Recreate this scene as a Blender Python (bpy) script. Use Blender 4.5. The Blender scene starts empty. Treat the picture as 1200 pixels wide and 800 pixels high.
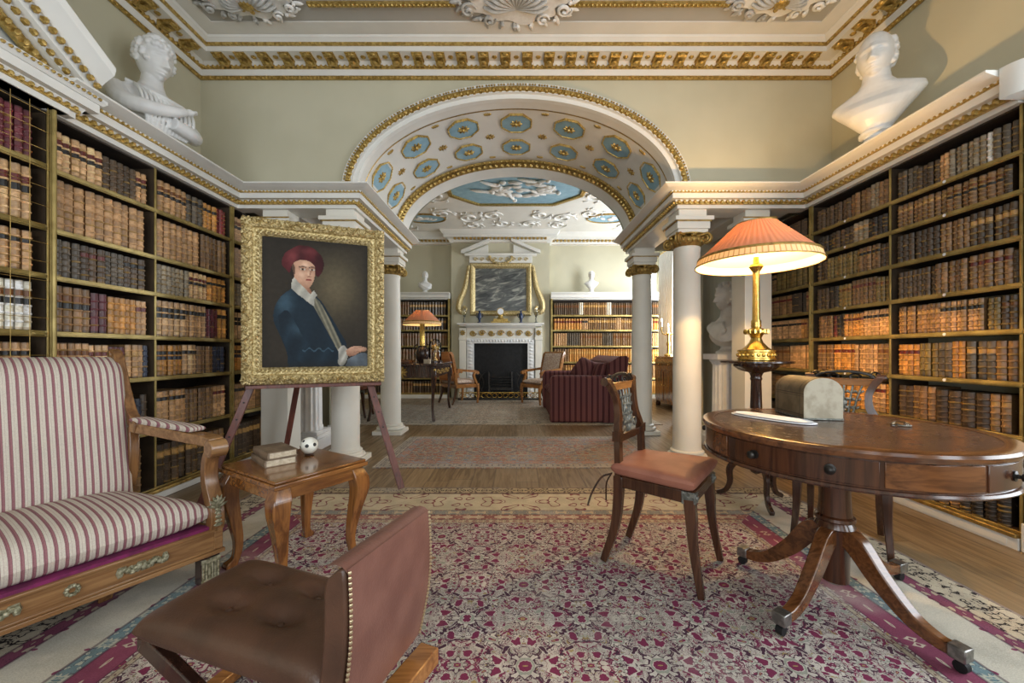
import bpy, bmesh, math, random
from mathutils import Vector, Matrix, Euler
random.seed(7)
SC = bpy.context.scene
COL = SC.collection
PI = math.pi
# ---- the camera's measures: focal length (px at 1200 wide), vanishing point, eye height
FPX, VX, VY, EYE = 467.0, 605.0, 412.0, 1.10
def F(px, py):                       # a floor point of the plan under a picture point
    y = EYE * FPX / (py - VY)
    return ((px - VX) * y / FPX, y)

# ------------------------------------------------------------------ mesh builder
class MB:
    def __init__(s):
        s.v, s.f, s.c, s.m = [], [], [], Matrix.Identity(4)
        s.col = None
    def P(s, p):
        s.v.append(tuple(s.m @ Vector(p))); return len(s.v) - 1
    def face(s, idx):
        s.f.append(tuple(idx)); s.c.append(s.col)
    def poly(s, pts):
        s.face([s.P(p) for p in pts])
    def box(s, x0, x1, y0, y1, z0, z1):
        i = [s.P(p) for p in ((x0,y0,z0),(x1,y0,z0),(x1,y1,z0),(x0,y1,z0),(x0,y0,z1),(x1,y0,z1),(x1,y1,z1),(x0,y1,z1))]
        for q in ((3,2,1,0),(4,5,6,7),(0,1,5,4),(1,2,6,5),(2,3,7,6),(3,0,4,7)): s.face([i[k] for k in q])
    def loft(s, rings, caps=True, closed=True):
        idx = [[s.P(p) for p in r] for r in rings]
        n = len(idx[0])
        for a, b in zip(idx, idx[1:]):
            for k in range(n if closed else n - 1):
                k2 = (k + 1) % n
                s.face((a[k], a[k2], b[k2], b[k]))
        if caps and closed:
            s.face(idx[0][::-1]); s.face(idx[-1])
    def lathe(s, prof, c=(0,0,0), n=24, caps=True, flute=0, fl=0.0):
        rings = []
        for r, z in prof:
            ring = []
            for k in range(n):
                a = 2*PI*k/n
                rr = r*(1 - fl*(0.5+0.5*math.cos(flute*a))) if flute else r
                ring.append((c[0]+rr*math.cos(a), c[1]+rr*math.sin(a), c[2]+z))
            rings.append(ring)
        s.loft(rings, caps)
    def bar(s, pts, side, w, t, sec='rect', n=8):
        """a bar along pts; w along the vector side, t across it; w and t may be lists"""
        N = len(pts); pts = [Vector(p) for p in pts]
        w = w if isinstance(w, (list, tuple)) else [w]*N
        t = t if isinstance(t, (list, tuple)) else [t]*N
        sd0 = Vector(side).normalized()
        rings = []
        for i in range(N):
            tg = (pts[min(i+1, N-1)] - pts[max(i-1, 0)]).normalized()
            sd = (sd0 - tg*sd0.dot(tg)).normalized()
            nb = tg.cross(sd)
            if sec == 'rect':
                o = [(-.5,-.5),(.5,-.5),(.5,.5),(-.5,.5)]
            else:
                o = [(.5*math.cos(2*PI*k/n), .5*math.sin(2*PI*k/n)) for k in range(n)]
            rings.append([tuple(pts[i] + sd*(a*w[i]) + nb*(b*t[i])) for a, b in o])
        s.loft(rings)
    def tube(s, pts, r, n=8):
        N = len(pts); r = r if isinstance(r, (list, tuple)) else [r]*N
        P0 = [Vector(p) for p in pts]; d = (P0[-1]-P0[0]) if (P0[-1]-P0[0]).length > 1e-6 else P0[1]-P0[0]
        ref = Vector((0,0,1)) if abs(d.normalized().z) < .9 else Vector((1,0,0))
        # parallel transport
        rings = []; prev = None
        for i in range(N):
            tg = (P0[min(i+1,N-1)] - P0[max(i-1,0)]).normalized()
            if prev is None: sd = (ref - tg*ref.dot(tg)).normalized()
            else:
                sd = prev - tg*prev.dot(tg)
                sd = sd.normalized() if sd.length > 1e-5 else prev
            prev = sd; nb = tg.cross(sd)
            rings.append([tuple(P0[i] + (sd*math.cos(2*PI*k/n) + nb*math.sin(2*PI*k/n))*r[i]) for k in range(n)])
        s.loft(rings)
    def prism(s, poly, h, fr=None):
        """extrude a 2-D polygon by h; fr maps (a, b, h) to 3-D"""
        fr = fr or (lambda a, b, c: (a, b, c))
        n = len(poly)
        lo = [s.P(fr(a, b, 0)) for a, b in poly]; hi = [s.P(fr(a, b, h)) for a, b in poly]
        s.face(lo[::-1]); s.face(hi)
        for k in range(n): s.face((lo[k], lo[(k+1)%n], hi[(k+1)%n], hi[k]))
    def ell(s, c, r, nu=10, nv=6, rot=None):
        R = rot.to_matrix() if rot else None
        rings = []
        for j in range(1, nv):
            th = PI*j/nv
            ring = []
            for k in range(nu):
                a = 2*PI*k/nu
                p = Vector((r[0]*math.sin(th)*math.cos(a), r[1]*math.sin(th)*math.sin(a), -r[2]*math.cos(th)))
                if R: p = R @ p
                ring.append((c[0]+p.x, c[1]+p.y, c[2]+p.z))
            rings.append(ring)
        idx = [[s.P(p) for p in r_] for r_ in rings]
        for a, b in zip(idx, idx[1:]):
            for k in range(nu): s.face((a[k], a[(k+1)%nu], b[(k+1)%nu], b[k]))
        for ring, sg in ((idx[0], -1), (idx[-1], 1)):
            p = Vector((0,0,sg*r[2])); p = R @ p if R else p
            t = s.P((c[0]+p.x, c[1]+p.y, c[2]+p.z))
            for k in range(nu):
                s.face((ring[(k+1)%nu], ring[k], t) if sg < 0 else (ring[k], ring[(k+1)%nu], t))
    def egg(s, c, out, al, up, so, sa, su):
        """a carved half egg standing out of a moulding"""
        c, out, al, up = Vector(c), Vector(out), Vector(al), Vector(up)
        n = 6
        r0 = [s.P(c + al*(sa*math.cos(2*PI*k/n)) + up*(su*math.sin(2*PI*k/n))) for k in range(n)]
        r1 = [s.P(c + out*(so*.75) + al*(.66*sa*math.cos(2*PI*k/n)) + up*(.66*su*math.sin(2*PI*k/n))) for k in range(n)]
        t = s.P(c + out*so)
        for k in range(n):
            s.face((r0[k], r0[(k+1)%n], r1[(k+1)%n], r1[k])); s.face((r1[k], r1[(k+1)%n], t))
    def eggs(s, p0, p1, out, up, size, gap, so=None):
        p0, p1 = Vector(p0), Vector(p1); L = (p1-p0).length; al = (p1-p0).normalized()
        n = max(1, int(L/gap))
        for k in range(n):
            s.egg(p0 + al*((k+.5)*L/n), out, al, up, so or size*.6, gap*.36, size*.5)
    def sweep(s, path, prof, cap=True):
        """a moulding: path of (x, y), the room on its right-hand side; prof of (out, z)"""
        n = len(path); path = [Vector(p) for p in path]
        rings = []
        for i in range(n):
            d0 = (path[i]-path[i-1]).normalized() if i > 0 else None
            d1 = (path[i+1]-path[i]).normalized() if i < n-1 else None
            d0 = d0 or d1; d1 = d1 or d0
            n0, n1 = Vector((d0.y, -d0.x)), Vector((d1.y, -d1.x))
            m = (n0+n1); m = m/ (m.dot(n0))
            rings.append([(path[i].x+m.x*o, path[i].y+m.y*o, z) for o, z in prof])
        s.loft(rings, caps=cap)
    def grid(s, nu, nv, fn, closed_u=False):
        idx = [[s.P(fn(i/nu, j/nv)) for i in range(nu + (0 if closed_u else 1))] for j in range(nv+1)]
        m = len(idx[0])
        for j in range(nv):
            for i in range(nu):
                i2 = (i+1) % m
                s.face((idx[j][i], idx[j][i2], idx[j+1][i2], idx[j+1][i]))
    def pillow(s, fn, h, n=16, m=16, p=5.0, crown=.25, flat=.15, dips=()):
        """an upholstered pad over the square u, v in -1..1; fn(u, v) gives its plan; h its thickness"""
        def prof(u): return max(0.0, 1-abs(u)**p)**(1/2.4)
        def tt(i, n):
            x = 2*i/n-1
            return math.copysign(1-(1-abs(x))**1.6, x)
        top, bot = [], []
        for j in range(m+1):
            for lst in (top, bot): lst.append([])
            for i in range(n+1):
                u, v = tt(i, n), tt(j, m)
                e = prof(u)*prof(v)
                z = e*(1 + crown*(1-u*u)*(1-v*v))
                for du, dv, dr, dd in dips:
                    z -= dd*math.exp(-((u-du)**2+(v-dv)**2)/dr**2)
                b = fn(u, v)
                top[-1].append(s.P((b[0], b[1], b[2]+h*(flat+(1-flat)*z))))
                edge = i in (0, n) or j in (0, m)
                bot[-1].append(top[-1][-1] if False else s.P((b[0], b[1], b[2]+(h*flat*(1-e) if True else 0))))
        for j in range(m):
            for i in range(n):
                s.face((top[j][i], top[j][i+1], top[j+1][i+1], top[j+1][i]))
                s.face((bot[j+1][i], bot[j+1][i+1], bot[j][i+1], bot[j][i]))
        ring = [(0, i) for i in range(n)] + [(j, n) for j in range(m)] + [(m, i) for i in range(n, 0, -1)] + [(j, 0) for j in range(m, 0, -1)]
        for k in range(len(ring)):
            a, b = ring[k], ring[(k+1) % len(ring)]
            s.face((bot[a[0]][a[1]], bot[b[0]][b[1]], top[b[0]][b[1]], top[a[0]][a[1]]))
    def mesh(s, name, smooth=40, flip=True):
        me = bpy.data.meshes.new(name)
        me.from_pydata(s.v, [], s.f)
        if flip:
            bm = bmesh.new(); bm.from_mesh(me)
            if any(c is not None for c in s.c): pass
            bmesh.ops.recalc_face_normals(bm, faces=bm.faces)
            bm.to_mesh(me); bm.free()
        if any(c is not None for c in s.c):
            at = me.color_attributes.new('Col', 'FLOAT_COLOR', 'CORNER')
            k = 0
            for p in me.polygons:
                c = s.c[p.index] or (.5,.5,.5)
                for _ in range(p.loop_total):
                    at.data[k].color = (c[0], c[1], c[2], 1); k += 1
        if smooth:
            me.polygons.foreach_set('use_smooth', [True]*len(me.polygons))
            me.set_sharp_from_angle(angle=math.radians(smooth))
        me.update()
        return me
    def build(s, name, mat, parent=None, smooth=40, bevel=0, label=None, kind=None, sub=0):
        me = s.mesh(name, smooth)
        me.materials.append(mat)
        return link(name, me, parent, bevel, label, kind, sub)

def link(name, me, parent=None, bevel=0, label=None, kind=None, sub=0):
    o = bpy.data.objects.new(name, me); COL.objects.link(o)
    if parent: o.parent = parent
    if bevel:
        b = o.modifiers.new('edge', 'BEVEL'); b.width = bevel; b.segments = 2; b.limit_method = 'ANGLE'; b.angle_limit = math.radians(35)
        b.harden_normals = False
    if sub:
        m = o.modifiers.new('soft', 'SUBSURF'); m.levels = sub; m.render_levels = sub
    if label: o['label'] = label
    if kind: o['kind'] = kind
    return o

def tag(o, label, cat, group=None, kind=None):
    o['label'] = label; o['category'] = cat
    if group: o['group'] = group
    if kind: o['kind'] = kind
    return o
def thing(name, label, cat, loc=(0,0,0), rz=0.0, group=None, kind=None):
    o = bpy.data.objects.new(name, None); COL.objects.link(o)
    o.empty_display_size = .1
    o.location = loc; o.rotation_euler = (0, 0, rz)
    return tag(o, label, cat, group, kind)
KIDS = lambda o: [c for c in bpy.data.objects if c.parent == o]
def dup(root, loc, rz, label, scale=1.0, rot=None):
    r = root.copy(); COL.objects.link(r)
    r.location = loc; r.rotation_euler = rot or (0, 0, rz); r.scale = (scale,)*3 if not isinstance(scale, tuple) else scale
    r['label'] = label
    for ch in KIDS(root):
        c = ch.copy(); COL.objects.link(c); c.parent = r
        for g in KIDS(ch):
            d = g.copy(); COL.objects.link(d); d.parent = c
    return r
def catmull(P, n=6):
    P = [Vector(p) for p in P]; Q = [P[0]*2-P[1]] + P + [P[-1]*2-P[-2]]
    out = []
    for i in range(1, len(Q)-2):
        for k in range(n):
            t = k/n
            a, b, c, d = Q[i-1], Q[i], Q[i+1], Q[i+2]
            out.append(.5*((2*b) + (c-a)*t + (2*a-5*b+4*c-d)*t*t + (3*b-a-3*c+d)*t**3))
    out.append(P[-1]); return out
def lerpl(vals, n):                  # resample a short list of values to n of them
    out = []
    for i in range(n):
        t = i/(n-1)*(len(vals)-1); k = min(int(t), len(vals)-2); out.append(vals[k]+(vals[k+1]-vals[k])*(t-k))
    return out

# ------------------------------------------------------------------ node expressions
def lin(h):
    h = h.lstrip('#'); o = []
    for k in (0, 2, 4):
        c = int(h[k:k+2], 16)/255
        o.append(c/12.92 if c <= .04045 else ((c+.055)/1.055)**2.4)
    return tuple(o)
class X:
    def __init__(s, t, k): s.t, s.k = t, k
    def _m(s, op, *a):
        n = s.t.nodes.new('ShaderNodeMath'); n.operation = op
        for i, v in enumerate((s,)+a):
            if isinstance(v, X): s.t.links.new(v.k, n.inputs[i])
            else: n.inputs[i].default_value = v
        return X(s.t, n.outputs[0])
    def __add__(s, o): return s._m('ADD', o)
    __radd__ = __add__
    def __sub__(s, o): return s._m('SUBTRACT', o)
    def __rsub__(s, o): return (s*-1) + o
    def __mul__(s, o): return s._m('MULTIPLY', o)
    __rmul__ = __mul__
    def __truediv__(s, o): return s._m('DIVIDE', o)
    def __lt__(s, o): return s._m('LESS_THAN', o)
    def __gt__(s, o): return s._m('GREATER_THAN', o)
    def min(s, o): return s._m('MINIMUM', o)
    def max(s, o): return s._m('MAXIMUM', o)
    def abs(s): return s._m('ABSOLUTE')
    def sin(s): return s._m('SINE')
    def cos(s): return s._m('COSINE')
    def floor(s): return s._m('FLOOR')
    def fract(s): return s._m('FRACT')
    def sqrt(s): return s._m('SQRT')
    def pp(s, p): return s._m('PINGPONG', p)
    def atan2(s, o): return s._m('ARCTAN2', o)
    def band(s, a, b): return (s > a) * (s < b)
    def soft(s, a, b):               # 0 below a, 1 above b
        n = s.t.nodes.new('ShaderNodeMapRange'); n.interpolation_type = 'SMOOTHSTEP'
        s.t.links.new(s.k, n.inputs[0]); n.inputs[1].default_value = a; n.inputs[2].default_value = b
        return X(s.t, n.outputs[0])
class Mat:
    def __init__(s, name, rough=.5, metal=0.0, spec=.5):
        s.m = bpy.data.materials.new(name); s.m.use_nodes = True; s.t = s.m.node_tree
        s.b = s.t.nodes['Principled BSDF']
        s.b.inputs['Roughness'].default_value = rough; s.b.inputs['Metallic'].default_value = metal
        s.b.inputs['Specular IOR Level'].default_value = spec
        s._tc = s.t.nodes.new('ShaderNodeTexCoord')
    def xyz(s, kind='Object'):
        n = s.t.nodes.new('ShaderNodeSeparateXYZ'); s.t.links.new(s._tc.outputs[kind], n.inputs[0])
        return [X(s.t, o) for o in n.outputs]
    def vec(s, x, y, z=0.0):
        n = s.t.nodes.new('ShaderNodeCombineXYZ')
        for i, v in enumerate((x, y, z)):
            if isinstance(v, X): s.t.links.new(v.k, n.inputs[i])
            else: n.inputs[i].default_value = v
        return n.outputs[0]
    def noise(s, scale, vec=None, detail=3, dist=0.0, rough=.55):
        n = s.t.nodes.new('ShaderNodeTexNoise'); n.inputs['Scale'].default_value = scale; n.inputs['Detail'].default_value = detail
        n.inputs['Distortion'].default_value = dist; n.inputs['Roughness'].default_value = rough
        s.t.links.new(vec or s._tc.outputs['Object'], n.inputs['Vector'])
        return X(s.t, n.outputs[0])
    def white(s, vec):
        n = s.t.nodes.new('ShaderNodeTexWhiteNoise'); n.noise_dimensions = '3D'; s.t.links.new(vec, n.inputs['Vector'])
        return X(s.t, n.outputs['Value'])
    def voro(s, scale, vec=None, feat='F1', out='Distance'):
        n = s.t.nodes.new('ShaderNodeTexVoronoi'); n.feature = feat; n.inputs['Scale'].default_value = scale
        s.t.links.new(vec or s._tc.outputs['Object'], n.inputs['Vector'])
        return X(s.t, n.outputs[out])
    def rnd(s):
        n = s.t.nodes.new('ShaderNodeObjectInfo'); return X(s.t, n.outputs['Random'])
    def attr(s):
        n = s.t.nodes.new('ShaderNodeAttribute'); n.attribute_name = 'Col'; return n.outputs['Color']
    def mix(s, f, a, b, mode='MIX'):
        n = s.t.nodes.new('ShaderNodeMix'); n.data_type = 'RGBA'; n.blend_type = mode; n.clamp_factor = True
        if isinstance(f, X): s.t.links.new(f.k, n.inputs[0])
        else: n.inputs[0].default_value = f
        for i, v in ((6, a), (7, b)):
            if isinstance(v, tuple): n.inputs[i].default_value = (v[0], v[1], v[2], 1)
            else: s.t.links.new(v, n.inputs[i])
        return n.outputs[2]
    def color(s, c):
        if isinstance(c, tuple): s.b.inputs['Base Color'].default_value = (c[0], c[1], c[2], 1)
        else: s.t.links.new(c, s.b.inputs['Base Color'])
        return s
    def rough(s, x):
        s.t.links.new(x.k, s.b.inputs['Roughness']); return s
    def bump(s, x, strength=.3, dist=.01):
        n = s.t.nodes.new('ShaderNodeBump'); n.inputs['Strength'].default_value = strength; n.inputs['Distance'].default_value = dist
        s.t.links.new(x.k, n.inputs['Height']); s.t.links.new(n.outputs[0], s.b.inputs['Normal']); return s
def simple(name, a, b=None, scale=6, rough=.5, metal=0., bump=0., bs=60, spec=.5, bd=.004):
    m = Mat(name, rough, metal, spec)
    m.color(m.mix(m.noise(scale).soft(.35, .65), a, b or a) if b else a)
    if bump: m.bump(m.noise(bs, detail=4), bump, bd)
    return m.m
def wood(name, a, b, axis=0, scale=1.0, rough=.3, bump=.05, coat=.0):
    m = Mat(name, rough)
    c = m.xyz(); k = [16*scale]*3; k[axis] = 1.2*scale
    v = m.vec(c[0]*k[0], c[1]*k[1], c[2]*k[2])
    n1 = m.noise(1.6, v, 4, 1.2); n2 = m.noise(7, v, 3, .4)
    m.color(m.mix((n1*.75+n2*.25).soft(.36, .64), a, b))
    m.bump(n2, bump, .002)
    if coat: m.b.inputs['Coat Weight'].default_value = coat; m.b.inputs['Coat Roughness'].default_value = .12
    return m.m
# ------------------------------------------------------------------ materials
M = {}
M['wall'] = simple('cream wall paint', (.545,.515,.385), (.505,.475,.35), 1.5, .7, bump=.05, bs=30)
M['white'] = simple('white joinery paint', (.74,.73,.69), (.70,.69,.65), 4, .45)
M['stone'] = simple('pale column paint', (.74,.71,.63), (.70,.67,.59), 3, .5)
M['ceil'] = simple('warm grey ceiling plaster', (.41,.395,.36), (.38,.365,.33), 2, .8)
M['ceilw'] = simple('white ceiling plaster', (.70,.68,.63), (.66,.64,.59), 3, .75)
M['plaster'] = simple('white stucco', (.80,.79,.76), (.74,.73,.70), 30, .7, bump=.3, bs=90)
M['marble'] = simple('white marble', (.80,.80,.79), (.70,.70,.70), 7, .38)
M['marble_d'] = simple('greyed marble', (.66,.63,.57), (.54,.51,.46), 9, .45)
M['gold'] = simple('gilding', (.60,.43,.15), (.36,.235,.06), 40, .38, .8, .5, 150, bd=.006)
M['gold_d'] = simple('worn dull gilding', (.50,.34,.10), (.30,.19,.06), 30, .45, .7, .4, 120, bd=.004)
M['gilt_frame'] = simple('pale carved gilding', (.78,.65,.36), (.36,.26,.10), 70, .38, .7, .8, 120, bd=.008)
M['shelf_edge'] = simple('gilt painted shelf edge', (.40,.30,.105), (.26,.19,.06), 9, .38, .45, .15, 60)
M['blue'] = simple('blue coffer paint', (.27,.43,.52), (.22,.37,.46), 9, .7)
M['void'] = simple('dark bookcase lining', (.035,.022,.012), (.02,.012,.008), 8, .8)
M['tymp'] = simple('grey tympanum paint', (.42,.43,.40), (.38,.39,.36), 5, .7)
M['mahog'] = wood('polished mahogany', (.080,.028,.012), (.036,.013,.006), 2, 1.0, .2, .03, .3)
M['mahog_h'] = wood('polished mahogany lying grain', (.17,.064,.021), (.075,.027,.010), 0, 1.0, .18, .03, .35)
M['darkwood'] = wood('dark turned wood', (.055,.022,.013), (.025,.011,.008), 2, 1, .2, .03, .4)
M['klismos'] = wood('brown chair wood', (.080,.031,.014), (.038,.015,.007), 2, 1, .24, .03, .3)
M['satin'] = wood('yellow brown satinwood', (.34,.15,.045), (.18,.072,.022), 0, 1, .2, .03, .3)
M['oak'] = wood('golden brown sofa wood', (.30,.16,.065), (.17,.08,.03), 0, 1, .26, .04, .2)
M['oakv'] = wood('golden brown upright sofa wood', (.24,.115,.042), (.12,.052,.02), 2, 1, .26, .04, .2)
M['tablewood'] = wood('honey brown table wood', (.28,.115,.03), (.12,.045,.014), 0, 1, .15, .03, .6)
M['tablewoodv'] = wood('honey brown leg wood', (.26,.105,.028), (.105,.038,.012), 2, 1, .17, .03, .5)
M['easel'] = wood('red brown easel wood', (.165,.05,.033), (.085,.025,.018), 2, 1, .4, .05)
M['pink'] = simple('pink brown leather', (.34,.135,.088), (.28,.105,.07), 9, .48, 0, .15, 220)
M['leather'] = simple('dark brown hide', (.085,.038,.021), (.055,.025,.014), 7, .36, 0, .25, 160)
M['leather_r'] = simple('red brown worn hide', (.20,.09,.067), (.15,.062,.046), 7, .38, 0, .2, 160)
M['nail'] = simple('brass nail', (.6,.5,.32), None, 5, .3, .9)
M['brass'] = simple('lacquered brass', (.78,.55,.16), (.62,.40,.10), 30, .25, .95, .1, 80)
M['steel'] = simple('worn castor metal', (.35,.34,.32), (.2,.2,.19), 40, .35, .9)
M['iron'] = simple('black iron', (.010,.010,.0105), (.016,.016,.017), 20, .55, .0, spec=.25)
M['silver'] = simple('silvered mount', (.27,.27,.24), (.10,.105,.09), 60, .4, .7, .5, 150)
M['mount'] = simple('green silver relief mount', (.46,.43,.30), (.17,.16,.09), 70, .4, .5, .7, 160, bd=.006)
M['paper'] = simple('white paper', (.86,.88,.92), (.80,.83,.88), 8, .55)
M['magenta'] = simple('magenta seat webbing', (.19,.012,.085), (.11,.008,.05), 20, .8)
M['skull'] = simple('ivory', (.78,.77,.70), (.62,.60,.52), 14, .3)
M['hole'] = simple('dark spot', (.02,.018,.018), None, 5, .6)
M['page'] = simple('aged page edges', (.55,.47,.35), (.42,.34,.24), 60, .8)
M['oldcover'] = simple('faded brown book cloth', (.22,.155,.10), (.13,.085,.052), 14, .6, 0, .2, 120)
M['curtain'] = simple('white curtain', (.85,.85,.84), (.8,.8,.78), 6, .8)
M['check'] = simple('brown glazed pot', (.05,.028,.022), (.03,.018,.016), 9, .25)
M['bronze'] = simple('dark bronze', (.05,.045,.04), (.025,.022,.02), 20, .35, .7)

def stripe_mat(name, cream, red, dark, per, axis=0, rough=.75):
    m = Mat(name, rough, spec=.25)
    c = m.xyz()[axis]
    t = (c/per).fract()
    w = m.noise(300, detail=1)
    a = m.mix(t.band(.02,.40), cream, red)
    a = m.mix(t.band(.13,.17), a, dark); a = m.mix(t.band(.37,.40), a, dark); a = m.mix(t.band(.02,.05), a, dark)
    a = m.mix(t.band(.66,.70)*.55, a, (red[0]*1.1, red[1]*1.4, red[2]*1.3)); a = m.mix(t.band(.66,.70)*.1, a, (red[0]*1.1, red[1]*1.4, red[2]*1.3))
    a = m.mix(.25, a, m.mix(w.soft(.3,.7), (.35,.3,.27), (1,1,1)), 'MULTIPLY')
    m.color(a); m.bump(w, .1, .002)
    return m.m
M['stripe'] = stripe_mat('cream and maroon striped cloth', (.60,.54,.455), (.31,.135,.15), (.13,.065,.075), .0265)
M['stripe_arm'] = stripe_mat('cream and maroon striped arm cloth', (.60,.54,.455), (.31,.135,.15), (.13,.065,.075), .016)
M['redstripe'] = stripe_mat('dark red striped cloth', (.16,.058,.055), (.075,.017,.02), (.03,.012,.012), .085, 0)
M['redstripe_y'] = stripe_mat('dark red striped cloth turned', (.16,.058,.055), (.075,.017,.02), (.03,.012,.012), .085, 1)
M['pinkstripe'] = stripe_mat('faded pink striped cloth', (.55,.40,.30), (.40,.22,.15), (.28,.16,.11), .06, 1)
M['pinkplain'] = simple('figured pale seat cloth', (.60,.50,.40), (.38,.25,.20), 40, .8)
M['tanback'] = stripe_mat('tan striped chair back cloth', (.45,.20,.08), (.33,.13,.05), (.24,.09,.03), .05, 1)

def book_mat():
    m = Mat('tooled leather spines', .38)
    n = m.noise(55, detail=4); n2 = m.noise(14, detail=3)
    a = m.mix((n*.6+n2*.4).soft(.38,.62), m.attr(), (.42,.36,.28), 'MULTIPLY')
    b = m.mix(.5, m.attr(), a)
    b = m.mix((n.soft(.62,.72))*.35, b, (.50,.40,.28))
    b = m.mix(.25, b, m.mix(m.rnd(), (.45,.42,.40), (1.25,1.2,1.1)), 'MULTIPLY')
    m.color(b); m.bump(n, .2, .002)
    return m.m
M['book'] = book_mat()
def paint_mat():
    m = Mat('oil paint on canvas', .6, spec=.18); n = m.noise(30, detail=5)
    m.color(m.mix(.35, m.attr(), m.mix(n.soft(.3,.7), (.6,.6,.6), (1.15,1.15,1.15)), 'MULTIPLY'))
    m.bump(m.noise(260, detail=2), .15, .001); return m.m
M['paint'] = paint_mat()
def floor_mat():
    m = Mat('worn oak boards', .38)
    c = m.xyz(); w = .19
    i = (c[0]/w).floor(); o = m.white(m.vec(i, 3.1, .2))
    j = ((c[1]+o*2.3)/2.1).floor(); r = m.white(m.vec(i, j, 1.7))
    v = m.vec(c[0]*14+o*7, c[1]*1.1+o*9, 0)
    n = m.noise(2.2, v, 4, .8)
    a = m.mix(n.soft(.35,.65), (.215,.14,.068), (.12,.073,.033))
    a = m.mix(r.soft(.1,.9)*.5, a, (.28,.20,.115))
    a = m.mix(.18, a, m.mix(m.noise(1.1).soft(.35,.65), (.5,.5,.5), (1.2,1.2,1.2)), 'MULTIPLY')
    gx = ((c[0]/w).fract()-.5).abs(); gy = (((c[1]+o*2.3)/2.1).fract()-.5).abs()
    gap = (gx > .488).max(gy > .4985)
    m.color(m.mix(gap*.8, a, (.03,.02,.012))); m.bump(n-gap*.6, .25, .004)
    m.rough(n.soft(.2,.8)*.2+.30)
    return m.m
M['floor'] = floor_mat()

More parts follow.
